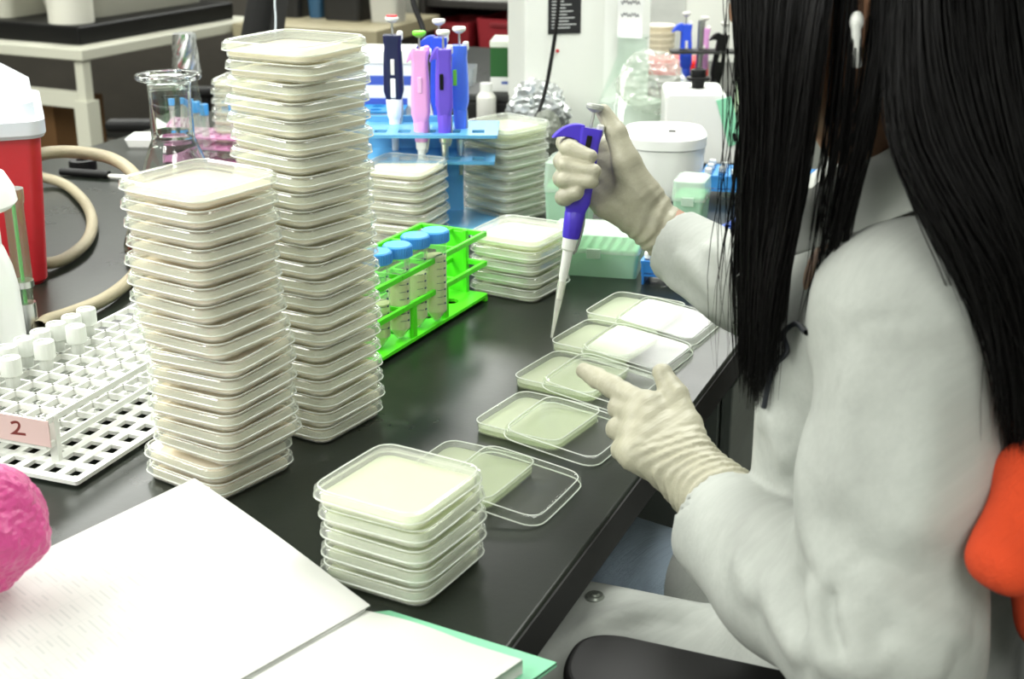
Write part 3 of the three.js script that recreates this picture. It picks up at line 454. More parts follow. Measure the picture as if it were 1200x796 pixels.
const microTube = (pos, label, mat, group) => { const u = thing('microtube', label, 'microtube', pos, 0, group); part(u, 'tube_wall', lathe([[0.0001, -0.03], [0.003, -0.027], [0.0045, -0.012], [0.0047, 0], [0.0001, 0]], 12), M.plasticHaze); part(u, 'cap', lathe([[0.0062, 0], [0.0064, 0.001], [0.0064, 0.006], [0.0055, 0.008], [0.0001, 0.008]], 14), mat); };
{
  const c = on(884, 238), O = V(c.x, BT, c.z - 0.05); blueRack('wide blue perforated microtube rack behind the hair and the tip box', O, 0.15, 0.20, 0.09, 0.042, 9, 5, 'blue racks', std(0x3f8fd6, 0.35));
  for (const [i, j] of [[0, 0], [0, 2], [1, 1], [1, 3], [2, 0], [0, 4]]) microTube(V((i - 4) * 0.0222, 0.044, (2 - j) * 0.017).applyAxisAngle(V(0, 1, 0), 0.15).add(O), 'white-capped microtube in the wide blue rack', M.white, 'microtubes in the wide blue rack');
  const c2 = on(762, 334), O2 = V(c2.x + 0.02, BT, c2.z - 0.03); blueRack('small blue rack tucked beside the white sleeve cuff', O2, 0.1, 0.075, 0.06, 0.034, 4, 3, 'blue racks');
  for (const [i, j] of [[0, 0], [0, 2], [1, 1]]) microTube(V((i - 1.5) * 0.0185, 0.036, (1 - j) * 0.019).applyAxisAngle(V(0, 1, 0), 0.1).add(O2), 'white-capped microtube in the small blue rack by the cuff', M.white, 'microtubes in the small blue rack');
  const c3 = on(900, 300); blueRack('deep blue perforated rack seen through the hanging hair', V(c3.x, BT, c3.z - 0.02), -0.2, 0.13, 0.09, 0.04, 7, 5, 'blue racks', std(0x2350b0, 0.35));
  single('red_marker', 'short red marker lying beside the deep blue rack', 'pen', new THREE.CapsuleGeometry(0.006, 0.06, 4, 10).rotateZ(Math.PI / 2), M.red, on(862, 274, 0.006).setY(BT + 0.006), 0.3);
}
{ // objects beyond, against the far end
  const c = on(785, 96), t = thing('red_tray', 'red lidded plastic tray with a clear bottom behind the big flask', 'tray', V(c.x, BT, c.z - 0.04), 0.25);
  part(t, 'tray_body', loft([[0.075, 0.05, 0.01, 0], [0.08, 0.055, 0.01, 0.02]]), std(0xd8d8d2, 0.4)); part(t, 'lid', loft([[0.085, 0.06, 0.012, 0.02], [0.083, 0.058, 0.012, 0.05], [0.075, 0.05, 0.01, 0.055]]), std(0xd8281e, 0.35), null, 'red lid');
  const rc = on(768, 74), rg = lathe([[0.0001, 0], [0.042, 0], [0.0425, 0.002], [0.0425, 0.011], [0.044, 0.011], [0.044, 0.0155], [0.043, 0.0165], [0.0001, 0.0165]], 28);
  for (let k = 0; k < 6; k++) single('round_dish', `round cream petri dish, ${ORD[k]} from the bottom beyond the red tray`, 'petri dish', rg, std(0xece4ca, 0.4, { transmission: 0.3, thickness: 0 }), V(rc.x + rr(-0.002, 0.002), BT + k * 0.0168, rc.z - 0.03), 0, 'round dishes beyond the red tray');
  const mk = (label, px, top, bottom, d, s, lean) => { const a = P(px, top, d), len = 0.075 + (s.len ?? 0.12) + 0.028; pipette('pipette', label, V(a.x, a.y - len, a.z), new THREE.Quaternion().setFromEuler(new THREE.Euler(0, 0.4, lean)), { group: 'pipettes in the far rack', ...s }); };
  mk('bright blue pipette hanging in the far rack beyond the mixer', 807, 14, 80, 3.2, { mat: M.blue, len: 0.13, hook: 0.018 }, 0.02);
  mk('pink pipette hanging in the far rack beyond the mixer', 823, 19, 80, 3.2, { mat: M.pink, len: 0.13, hook: 0 }, -0.03);
  mk('black pipette hanging in the far rack beyond the mixer', 836, 25, 80, 3.15, { mat: M.black, len: 0.13, hook: 0.014 }, -0.12);
  const sc = P(822, 88, 3.2), sd = thing('far_pipette_rack', 'grey metal pipette rack beyond the white mixer', 'stand', V(sc.x, BT, sc.z), 0.4);
  part(sd, 'base', box(0.16, 0.012, 0.1, 0.003, 0, 0.006, 0), M.darkGrey); part(sd, 'post', cyl(0.008, 0.008, 0.17, 0, 0.01, -0.04), M.metal); part(sd, 'holder', holed(0.15, 0.05, 0.006, [[-0.045, 0, 0.01, 0.012], [0, 0, 0.01, 0.012], [0.045, 0, 0.01, 0.012]]).translate(0, 0.11, 0), M.darkGrey);
  // carton and green bottle behind the mixer
  const gb = on(862, 130), gbt = thing('green_carton', 'pale green and white carton standing behind the mixer', 'carton', V(gb.x + 0.05, BT, gb.z - 0.02), 0.2);
  part(gbt, 'carton_body', box(0.11, 0.10, 0.07, 0.003, 0, 0.05, 0), std(0xcfe9c2, 0.5)); part(gbt, 'carton_lid', box(0.112, 0.02, 0.072, 0.003, 0, 0.108, 0), M.white);
  const wc = thing('white_cabinet', 'white storage cabinet with a pale door at the end of the bench', 'cabinet', V(-0.72, 0, -4.15), 0.1);
  part(wc, 'cabinet_body', box(0.8, 1.75, 0.4, 0.006, 0, 0.875, 0), std(0xd6d9d1, 0.5)); for (const s of [-1, 1]) { const dd = part(wc, 'door', box(0.39, 1.7, 0.018, 0.003, s * 0.198, 0.875, 0.209), std(0xdfe2da, 0.45)); part(dd, 'handle', box(0.012, 0.1, 0.02, 0.004, s * 0.03, 1.1, 0.228), M.darkGrey); }
  const ob = on(702, 128), obx = thing('orange_box', 'small orange carton between the white column and the flask', 'carton', V(ob.x, BT, ob.z - 0.2), 0.3); part(obx, 'carton_body', box(0.06, 0.06, 0.05, 0.002, 0, 0.03, 0), std(0xdb8a34, 0.6)); part(obx, 'flap', box(0.061, 0.003, 0.03, 0.001, 0, 0.0615, 0.008), std(0xe09a4c, 0.6));
  const bk = on(712, 96), bks = thing('black_power_strip', 'black power adapter box behind the flask neck', 'adapter', V(bk.x, BT, bk.z - 0.1), 0.2); part(bks, 'adapter_body', box(0.1, 0.06, 0.06, 0.006, 0, 0.03, 0), M.blackMatt); part(bks, 'plug', box(0.03, 0.025, 0.03, 0.004, 0.02, 0.07, 0), M.blackMatt);
}
{ // behind the pipette stand
  const c = P(450, 140, 2.55), t = thing('printed_carton', 'white carton with blue print behind the navy pipette', 'carton', V(c.x, BT, c.z), 0.35);
  const print = canvasTex(256, 128, (x, W, H) => { x.fillStyle = '#e9ecf0'; x.fillRect(0, 0, W, H); x.fillStyle = '#3a56b4'; for (let i = 0; i < 4; i++) { x.fillRect(16, 18 + i * 26, 200 - i * 24, 11); } });
  part(t, 'carton_body', plain(0.2, 0.2, 0.08, 0, 0.1, 0), std(0xffffff, 0.6, { map: print })); part(t, 'carton_lid', box(0.204, 0.025, 0.084, 0.002, 0, 0.205, 0), M.white);
  const r = blueRack('blue rack with bottles between the navy and pink pipettes', V(c.x - 0.02, BT, c.z + 0.09), 0.35, 0.2, 0.07, 0.12, 6, 2, 'blue racks', std(0x2f86c8, 0.35));
  const b = on(536, 130), bx = thing('clear_container', 'clear plastic container with blue clips and yellowish contents beside the blue pipettes', 'container', V(b.x, BT, b.z), 0.3);
  part(bx, 'container_wall', loft([[0.035, 0.035, 0.008, 0], [0.042, 0.042, 0.008, 0.1]], { capB: false }), std(0xdfe6ea, 0.2, { transmission: 0.7, thickness: 0 })); part(bx, 'contents', loft([[0.033, 0.033, 0.008, 0.002], [0.036, 0.036, 0.008, 0.05]]), std(0xd8d9a8, 0.5, { transmission: 0.3, thickness: 0 }));
  for (const x of [-0.025, 0.02]) part(bx, 'clip', box(0.012, 0.03, 0.008, 0.002, x, 0.108, 0.03), std(0x3a5cc4, 0.4));
  const g = on(612, 136), gx = thing('green_white_box', 'dark green and white box on top of a black case by the white column', 'carton', V(g.x, BT + 0.062, g.z), 0.3);
  const band = canvasTex(64, 128, (x, W, H) => { x.fillStyle = '#1d5a22'; x.fillRect(0, 0, W, H); x.fillStyle = '#e8eae6'; x.fillRect(0, 88, W, 40); x.fillStyle = '#9ccf9f'; x.fillRect(38, 30, 18, 34); x.fillStyle = '#4b62a8'; x.fillRect(12, 100, 26, 8); });
  part(gx, 'carton_body', plain(0.13, 0.10, 0.10, 0, 0.05, 0), std(0xffffff, 0.5, { map: band })); part(gx, 'carton_lid', box(0.132, 0.014, 0.102, 0.002, 0, 0.101, 0), std(0xdfe6d8, 0.5));
  const bc = thing('black_case', 'black hard case beneath the green and white box', 'case', V(g.x - 0.03, BT, g.z + 0.02), 0.3); part(bc, 'case_body', box(0.22, 0.045, 0.16, 0.006, 0, 0.0225, 0), M.blackMatt); part(bc, 'case_lid', box(0.216, 0.017, 0.156, 0.005, 0, 0.0535, 0), M.darkGrey);
  const wb = thing('white_bottle', 'small white bottle standing before the black case', 'bottle', on(570, 146).setY(BT)); part(wb, 'bottle_body', lathe([[0.0001, 0], [0.02, 0], [0.021, 0.002], [0.021, 0.06], [0.012, 0.072], [0.0001, 0.072]], 20), M.offWhite); part(wb, 'cap', cyl(0.013, 0.013, 0.018, 0, 0.071, 0), M.white);
}

// ---------------------------------------------------------------- background furniture beyond the bench
{
  // white metal table with a large instrument; its near corner points at the bench
  const cr = P(95, 58, 4.25), t = thing('white_table', 'white metal-framed table with stepped legs beyond the bench', 'table', V(cr.x, 0, cr.z), -0.06);
  const ty = cr.y; const legM = std(0xc4c4b4, 0.5);
  part(t, 'tabletop', box(1.5, 0.035, 0.94, 0.004, -0.74, ty - 0.0175, -0.46), legM);
  for (const [x, z] of [[-0.02, -0.02], [-1.45, -0.02], [-0.02, -0.9], [-1.45, -0.9]]) part(t, 'leg', merge([plain(0.034, ty - 0.04, 0.034, x, (ty - 0.04) / 2, z), plain(0.055, ty * 0.78, 0.055, x, ty * 0.39, z)]), legM);
  part(t, 'crossbar', merge([plain(1.4, 0.05, 0.03, -0.74, ty * 0.78, -0.02)]), legM);
  const iT = thing('lab_instrument', 'bulky beige instrument with a black base on the white table', 'instrument', V(cr.x, ty, cr.z), -0.06);
  part(iT, 'base_tray', box(1.2, 0.06, 0.8, 0.01, -0.66, 0.03, -0.46), M.black, null, 'black base');
  part(iT, 'housing', loft([[0.30, 0.24, 0.04, 0.06, -0.72, -0.36], [0.30, 0.24, 0.04, 0.42, -0.72, -0.36], [0.26, 0.2, 0.05, 0.46, -0.72, -0.36]], { n: 5 }), std(0xb4b3a4, 0.5));
  part(iT, 'curved_housing', loft([[0.12, 0.29, 0.06, 0.06, -0.28, -0.54], [0.17, 0.32, 0.1, 0.2, -0.28, -0.54], [0.17, 0.32, 0.1, 0.42, -0.28, -0.54]], { n: 6, smooth: true }), std(0xb9b8aa, 0.4));
  part(iT, 'front_column', cyl(0.072, 0.072, 0.4, -0.16, 0.06, -0.14, 28), std(0xd2d1c5, 0.4), null, 'white round column');
  const gr = []; for (let i = 0; i < 7; i++) for (let j = 0; j < 7; j++) gr.push(plain(0.008, 0.008, 0.004, -0.52 + i * 0.013, 0.14 + j * 0.013, -0.118));
  part(iT, 'vent_grille', merge(gr), M.darkGrey);
  const bx = thing('cardboard_carton', 'brown cardboard carton on the floor under the white table', 'carton', V(cr.x - 0.5, 0, cr.z - 0.36), 0.1); part(bx, 'carton_body', box(0.3, 0.5, 0.3, 0.003, 0, 0.25, 0), std(0x6a4a26, 0.8)); part(bx, 'flap', box(0.301, 0.004, 0.15, 0.001, 0, 0.502, 0.07), std(0x7a5730, 0.8));
  const bx2 = thing('grey_carton', 'grey box beside the brown carton under the white table', 'carton', V(cr.x - 0.82, 0, cr.z - 0.3), -0.05); part(bx2, 'carton_body', box(0.24, 0.44, 0.25, 0.003, 0, 0.22, 0), std(0x8a887c, 0.8)); part(bx2, 'carton_lid', box(0.244, 0.03, 0.254, 0.003, 0, 0.44, 0), std(0x7c7a70, 0.8));
  const co = P(212, 150, 3.75); co.y = 0; const ch = thing('office_chair', 'black office chair with a maroon seat in the aisle beyond the bench', 'chair', co, -1.17);
  part(ch, 'seat', loft([[0.2, 0.2, 0.08, 0.44], [0.23, 0.23, 0.09, 0.47], [0.22, 0.22, 0.09, 0.52]], { n: 6, smooth: true }), std(0x2b1318, 0.8), null, 'maroon seat pad');
  const bk = part(ch, 'backrest', loft([[0.15, 0.03, 0.03, 0], [0.17, 0.04, 0.03, 0.2], [0.15, 0.03, 0.03, 0.6]], { n: 5, smooth: true }), M.blackMatt, V(0, 0.55, -0.17)); bk.rotation.set(-0.22, 0, 0);
  part(ch, 'back_post', rod(V(0, 0.44, -0.1), V(0, 0.62, -0.2), 0.02), M.black);
  for (const s of [-1, 1]) part(ch, 'armrest', merge([box(0.05, 0.03, 0.22, 0.012, s * 0.25, 0.67, 0.02), box(0.025, 0.2, 0.03, 0.006, s * 0.25, 0.57, -0.02), box(0.06, 0.03, 0.03, 0.006, s * 0.225, 0.47, -0.02)]), M.black);
  part(ch, 'gas_lift', cyl(0.028, 0.025, 0.36, 0, 0.08, 0), M.black);
  for (let i = 0; i < 5; i++) { const a = i / 5 * Math.PI * 2, lg = part(ch, 'leg', rod(V(0, 0.1, 0), V(0.28 * Math.cos(a), 0.06, 0.28 * Math.sin(a)), 0.02), M.black); part(lg, 'caster', new THREE.SphereGeometry(0.03, 12, 8).translate(0.28 * Math.cos(a), 0.03, 0.28 * Math.sin(a)), M.black); }
}
{
  // dark casework along the back wall, a far bench, shelving
  const dk = std(0x4a463f, 0.7, { map: rep(mottled, 2) });
  const cw = thing('far_cupboards', 'long row of brown-grey cupboards along the far wall', 'cupboard', V(-4.2, 0, -6.9)); part(cw, 'carcass', plain(2.6, 1.5, 0.5, 0, 0.75, 0), dk); for (let i = 0; i < 4; i++) part(cw, 'door', box(0.62, 1.36, 0.02, 0.004, -0.97 + i * 0.645, 0.76, 0.26), dk);
  const lw = thing('low_partition', 'dark brown-grey partition behind the white table', 'partition', V(-4.05, 0, -5.35), 0); part(lw, 'panel', box(2.8, 1.05, 0.05, 0.006, 0, 0.525, 0), dk); part(lw, 'foot_rail', box(2.8, 0.05, 0.09, 0.006, 0, 0.025, 0), M.darkGrey);
  const fb = P(355, 40, 4.75), t = thing('far_bench', 'far bench with a beige front edge crowded with dark equipment', 'bench', V(fb.x, 0, fb.z), 0);
  part(t, 'worktop', box(0.58, 0.05, 0.5, 0.005, 0, fb.y, -0.25), std(0x9c9478, 0.5)); part(t, 'body', plain(0.55, fb.y - 0.03, 0.44, 0, (fb.y - 0.03) / 2, -0.26), std(0x25231f, 0.7));
  for (let i = 0; i < 3; i++) part(t, 'door', box(0.175, fb.y - 0.12, 0.016, 0.003, -0.182 + i * 0.182, (fb.y - 0.06) / 2, -0.045), std(0x2b2924, 0.7));
  const eq = [['black_monitor_box', 'black boxy device on the far bench, beside the office chair', 0.13, 0.3, -0.2, 0x111111], ['dark_blue_jar', 'dark blue jar on the far bench behind the tallest dish stack', 0.07, 0.12, -0.09, 0x28506e], ['black_printer', 'black printer on the far bench behind the tallest dish stack', 0.16, 0.2, 0.04, 0x151413], ['white_bin', 'white plastic bin on the far bench near the teal cabinet', 0.12, 0.14, 0.2, 0xb9b8af]];
  const ax = V(1, 0, 0), az = V(0, 0, 1);
  for (const [n, l, w, h, x, col] of eq) { const p = V(fb.x, fb.y + 0.025, fb.z).addScaledVector(ax, x).addScaledVector(az, -0.26), o = thing(n, l, n.split('_').at(-1) === 'box' ? 'device' : n.split('_').at(-1), p, 0); part(o, 'body', loft([[w / 2 - 0.008, w / 2.6, 0.02, 0], [w / 2, w / 2.5, 0.02, h * 0.9], [w / 2 - 0.015, w / 2.8, 0.02, h]]), std(col, 0.5)); part(o, 'lid', loft([[w / 2.6, w / 3.4, 0.02, h], [w / 2.7, w / 3.6, 0.02, h + 0.015]]), std(col, 0.4)); }
  // one row: teal cabinet, grey cabinet, open shelving
  const so = P(548, 60, 5.2), dm = std(0x2a2723, 0.7), bx = V(1, 0, 0), bz = V(0, 0, 1), at = (x, y, z) => V(so.x, y, so.z).addScaledVector(bx, x).addScaledVector(bz, z);
  const tcb = thing('teal_cabinet', 'narrow dark teal cabinet beyond the pipette stand', 'cabinet', at(-0.385, 0, 0), 0); part(tcb, 'cabinet_body', box(0.075, 1.5, 0.4, 0.004, 0, 0.75, -0.2), std(0x10292c, 0.6)); part(tcb, 'door', box(0.07, 1.4, 0.012, 0.003, 0, 0.76, 0.006), std(0x133034, 0.55));
  const gcb = thing('grey_cabinet', 'light grey metal cabinet beside the teal cabinet', 'cabinet', at(-0.275, 0, 0), 0); part(gcb, 'cabinet_body', box(0.13, 1.5, 0.4, 0.004, 0, 0.75, -0.2), std(0x8b8b80, 0.5)); part(gcb, 'door', box(0.12, 1.4, 0.012, 0.003, 0, 0.76, 0.006), std(0x93938a, 0.5));
  const sh = thing('open_shelving', 'dark open shelving unit behind the blue pipettes', 'shelf', at(-0.02, 0, 0), 0);
  for (const y of [0.5, so.y - 0.03, so.y + 0.17]) part(sh, 'shelf_board', box(0.46, 0.025, 0.37, 0.003, 0.06, y, -0.2), dm);
  part(sh, 'back_panel', plain(0.46, 1.7, 0.02, 0.06, 0.85, -0.395), dm); for (const s of [-0.168, 0.288]) part(sh, 'upright', plain(0.02, 1.7, 0.4, s, 0.85, -0.2), dm);
  for (const [x, w, h, l] of [[-0.06, 0.16, 0.12, 'dark red storage bin on the open shelving, beside the grey cabinet'], [0.15, 0.2, 0.14, 'dark red storage bin on the open shelving, beside the white column']]) { const o = thing('storage_bin', l, 'bin', at(x - 0.02, so.y - 0.0175, -0.14), 0, 'red bins on the shelving'); part(o, 'bin_body', loft([[w / 2 - 0.01, 0.12, 0.012, 0], [w / 2, 0.13, 0.012, h], [w / 2 - 0.006, 0.124, 0.01, h], [w / 2 - 0.014, 0.114, 0.01, 0.006]]), std(0x8e1c26, 0.6)); part(o, 'grip', box(0.08, 0.015, 0.012, 0.003, 0, h - 0.02, 0.131), std(0x7a151e, 0.6)); }
  const wp = thing('white_paper_pile', 'loose white papers on the top board of the open shelving', 'papers', at(0.04, so.y + 0.1825, -0.2), 0); for (let i = 0; i < 5; i++) { const s = part(wp, 'paper_sheet', plain(0.36, 0.006, 0.28, 0, 0.003 + i * 0.006, 0), M.whiteMatt); s.rotation.y = rr(-0.06, 0.06); }
  single('black_power_lead', 'black lead hanging down beside the grey cabinet', 'cable', tube([P(478, -40, 2.36), P(485, 5, 2.36), P(495, 32, 2.36), P(502, 70, 2.35), P(505, 105, 2.34), P(512, 140, 2.33)], 0.005, 40, 8), M.black);
  single('thin_grey_wire', 'thin grey wire hanging above the tallest dish stack', 'wire', tube([P(324, -40, 2.4), P(322, 5, 2.4), P(323, 20, 2.4), P(322, 60, 2.4)], 0.002, 20, 6), std(0xa9b1b5, 0.4));
}

// ---------------------------------------------------------------- notebook and pink bag
{
  const c = V(-0.455, BT, -0.803), r = V(-0.315, BT, -0.787), l = V(-0.676, BT, -0.892), t = thing('open_notebook', 'open green-covered notebook with printed table pages at the bench edge', 'notebook');
  const down = V(-0.10, 0, 0.33).normalize();
  const lines = canvasTex(1024, 1024, (x, W, H) => { x.fillStyle = '#bfc0bb'; x.fillRect(0, 0, W, H); x.strokeStyle = '#b1b4b0'; x.lineWidth = 1.6; for (let i = 0; i < 34; i++) { x.beginPath(); x.moveTo(0, 150 + i * 26); x.lineTo(930, 150 + i * 26); x.stroke(); } for (let i = 0; i < 9; i++) { x.beginPath(); x.moveTo(i * 116, 150); x.lineTo(i * 116, 1024); x.stroke(); } x.fillStyle = '#b0b3af'; for (let i = 0; i < 33; i++) for (let j = 0; j < 8; j++) if ((i * 7 + j * 3) % 4) x.fillRect(j * 116 + 12, 160 + i * 26, 40 + (i * 13 + j * 29) % 50, 5); });
  const pageM = std(0xffffff, 0.85, { map: lines }), plainM = std(0xb9bbb5, 0.85);
  const grid = (f, nu, nv, th) => { const pos = [], uv = [], idx = []; for (const s of [0, 1]) for (let i = 0; i <= nu; i++) for (let j = 0; j <= nv; j++) { const p = f(i / nu, j / nv); pos.push(p.x, p.y - s * th, p.z); uv.push(1 - i / nu, 1 - j / nv); } const n = (nu + 1) * (nv + 1), at = (i, j, s) => s * n + i * (nv + 1) + j; for (let i = 0; i < nu; i++) for (let j = 0; j < nv; j++) { idx.push(at(i, j, 0), at(i + 1, j, 0), at(i, j + 1, 0), at(i + 1, j, 0), at(i + 1, j + 1, 0), at(i, j + 1, 0)); idx.push(at(i, j, 1), at(i, j + 1, 1), at(i + 1, j, 1), at(i + 1, j, 1), at(i, j + 1, 1), at(i + 1, j + 1, 1)); } for (let i = 0; i < nu; i++) for (const j of [0, nv]) idx.push(at(i, j, 0), at(i, j, 1), at(i + 1, j, 0), at(i + 1, j, 0), at(i, j, 1), at(i + 1, j, 1)); for (let j = 0; j < nv; j++) for (const i of [0, nu]) idx.push(at(i, j, 0), at(i, j + 1, 0), at(i, j, 1), at(i, j, 1), at(i, j + 1, 0), at(i, j + 1, 1)); const g = new THREE.BufferGeometry(); g.setAttribute('position', new THREE.Float32BufferAttribute(pos, 3)); g.setAttribute('uv', new THREE.Float32BufferAttribute(uv, 2)); g.setIndex(idx); g.computeVertexNormals(); return g; };
  const len = 0.34, mixv = (a, b, k) => a.clone().lerp(b, k);
  const left = (u, v) => { const p = mixv(c, l, u).addScaledVector(down, v * len); p.y = BT + 0.019 + 0.010 * Math.sin(u * Math.PI * 0.9) + 0.024 * u * u * (1 - 0.7 * v); return p; };
  const right = (u, v) => { const p = mixv(c, r, u * 0.97).addScaledVector(down, v * len + 0.004); p.y = BT + 0.016 + 0.003 * Math.sin(Math.min(1, u * 1.5) * Math.PI); return p; };
  part(t, 'printed_page', grid(left, 24, 12, 0.0012), pageM, null, 'white page with a faint printed table');
  part(t, 'page_block', grid((u, v) => { const p = left(u * 0.98, v * 0.98 + 0.015); p.y = Math.min(p.y - 0.0016, BT + 0.018); return p; }, 10, 6, 0.012), plainM);
  part(t, 'blank_page', grid(right, 14, 10, 0.012), plainM, null, 'plain white facing page');
  part(t, 'cover', grid((u, v) => { const p = mixv(l.clone().lerp(c, 0.04), r, u * 1.05).addScaledVector(down, v * len - 0.004); if (u < 0.6) p.copy(mixv(c, l, 1 - u / 0.6).addScaledVector(down, v * len + 0.004)); else p.copy(mixv(c, r, (u - 0.6) / 0.4 * 1.045).addScaledVector(down, v * (len + 0.02) - 0.021)); p.y = BT + 0.0045; return p; }, 20, 4, 0.004), std(0x74b893, 0.6), null, 'green cover');
  const pk = crumple(14, 0.035, 0.052, 0.05, 0.05, 0.1), pp = P(-28, 618, 1.0);
  single('pink_plastic_bag', 'crumpled magenta plastic bag resting on the open notebook', 'bag', pk, std(0xd84f97, 0.3, { transmission: 0.25, thickness: 0, roughness: 0.35, bumpMap: rep(coarseNoise, 6), bumpScale: 0.002 }), pp);
}

// ---------------------------------------------------------------- smooth bodies: distance fields meshed as one surface
const smin = (a, b, k) => { const h = Math.max(k - Math.abs(a - b), 0) / k; return Math.min(a, b) - h * h * k * 0.25; };
function cone(a, b, ra, rb) { // tapered capsule
  const ax = a.x, ay = a.y, az = a.z, dx = b.x - ax, dy = b.y - ay, dz = b.z - az, l2 = dx * dx + dy * dy + dz * dz || 1e-9;
  return (x, y, z) => { let t = ((x - ax) * dx + (y - ay) * dy + (z - az) * dz) / l2; t = t < 0 ? 0 : t > 1 ? 1 : t; const px = x - ax - dx * t, py = y - ay - dy * t, pz = z - az - dz * t; return Math.sqrt(px * px + py * py + pz * pz) - (ra + (rb - ra) * t); };
}
function chain(pts, k) { const c = []; for (let i = 0; i + 1 < pts.length; i++) c.push(cone(pts[i][0], pts[i + 1][0], pts[i][1], pts[i + 1][1])); return (x, y, z) => { let d = c[0](x, y, z); for (let i = 1; i < c.length; i++) d = smin(d, c[i](x, y, z), k); return d; }; }
const union = (list, k) => (x, y, z) => { let d = list[0](x, y, z); for (let i = 1; i < list.length; i++) d = smin(d, list[i](x, y, z), k); return d; };
function mesher(f, lo, hi, h) { // surface nets with block skipping
  const nx = Math.ceil((hi.x - lo.x) / h) + 1, ny = Math.ceil((hi.y - lo.y) / h) + 1, nz = Math.ceil((hi.z - lo.z) / h) + 1, S = new Float32Array(nx * ny * nz).fill(1), B = 6;
  const at = (i, j, k) => (k * ny + j) * nx + i;
  for (let k = 0; k < nz; k += B) for (let j = 0; j < ny; j += B) for (let i = 0; i < nx; i += B) {
    const d = f(lo.x + (i + B / 2) * h, lo.y + (j + B / 2) * h, lo.z + (k + B / 2) * h), far = Math.abs(d) > B * h * 1.15;
    for (let c = k; c < Math.min(k + B, nz); c++) for (let b = j; b < Math.min(j + B, ny); b++) for (let a = i; a < Math.min(i + B, nx); a++) S[at(a, b, c)] = far ? d : f(lo.x + a * h, lo.y + b * h, lo.z + c * h);
  }
  const id = new Int32Array(nx * ny * nz).fill(-1), pos = [], idx = [], E = [[0, 1], [2, 3], [4, 5], [6, 7], [0, 2], [1, 3], [4, 6], [5, 7], [0, 4], [1, 5], [2, 6], [3, 7]];
  for (let k = 0; k + 1 < nz; k++) for (let j = 0; j + 1 < ny; j++) for (let i = 0; i + 1 < nx; i++) {
    const v = [S[at(i, j, k)], S[at(i + 1, j, k)], S[at(i, j + 1, k)], S[at(i + 1, j + 1, k)], S[at(i, j, k + 1)], S[at(i + 1, j, k + 1)], S[at(i, j + 1, k + 1)], S[at(i + 1, j + 1, k + 1)]];
    let m = 0; for (let q = 0; q < 8; q++) if (v[q] < 0) m |= 1 << q; if (m === 0 || m === 255) continue;
    let X = 0, Y = 0, Z = 0, n = 0;
    for (const [a, b] of E) if ((v[a] < 0) !== (v[b] < 0)) { const t = v[a] / (v[a] - v[b]); X += (a & 1) + ((b & 1) - (a & 1)) * t; Y += ((a >> 1) & 1) + (((b >> 1) & 1) - ((a >> 1) & 1)) * t; Z += (a >> 2) + ((b >> 2) - (a >> 2)) * t; n++; }
    id[at(i, j, k)] = pos.length / 3; pos.push(lo.x + (i + X / n) * h, lo.y + (j + Y / n) * h, lo.z + (k + Z / n) * h);
  }
  const quad = (a, b, c, d, flip) => { if (a < 0 || b < 0 || c < 0 || d < 0) return; flip ? idx.push(a, c, b, a, d, c) : idx.push(a, b, c, a, c, d); };
  for (let k = 1; k + 1 < nz; k++) for (let j = 1; j + 1 < ny; j++) for (let i = 1; i + 1 < nx; i++) {
    const s = S[at(i, j, k)] < 0;
    if (s !== S[at(i + 1, j, k)] < 0) quad(id[at(i, j - 1, k - 1)], id[at(i, j, k - 1)], id[at(i, j, k)], id[at(i, j - 1, k)], !s);
    if (s !== S[at(i, j + 1, k)] < 0) quad(id[at(i - 1, j, k - 1)], id[at(i - 1, j, k)], id[at(i, j, k)], id[at(i, j, k - 1)], !s);
    if (s !== S[at(i, j, k + 1)] < 0) quad(id[at(i - 1, j - 1, k)], id[at(i, j - 1, k)], id[at(i, j, k)], id[at(i - 1, j, k)], !s);
  }
  const g = new THREE.BufferGeometry(); g.setAttribute('position', new THREE.Float32BufferAttribute(pos, 3)); g.setIndex(idx); g.computeVertexNormals();
  const uv = []; for (let i = 0; i < pos.length; i += 3) uv.push(pos[i] + pos[i + 2] * 0.7, pos[i + 1] + pos[i + 2] * 0.4); g.setAttribute('uv', new THREE.Float32BufferAttribute(uv, 2)); return g;
}
const W3 = (x, y, z) => V(x, BT + y, z);
function hit(f, px, py, from = 0.6) { const r = rayDir(px, py).normalize(); let t = from; for (let i = 0; i < 160; i++) { const p = r.clone().multiplyScalar(t).add(EYE), d = f(p.x, p.y, p.z); if (d < 0.0006) return p; t += Math.max(d * 0.8, 0.0006); if (t > 2.2) break; } return null; }

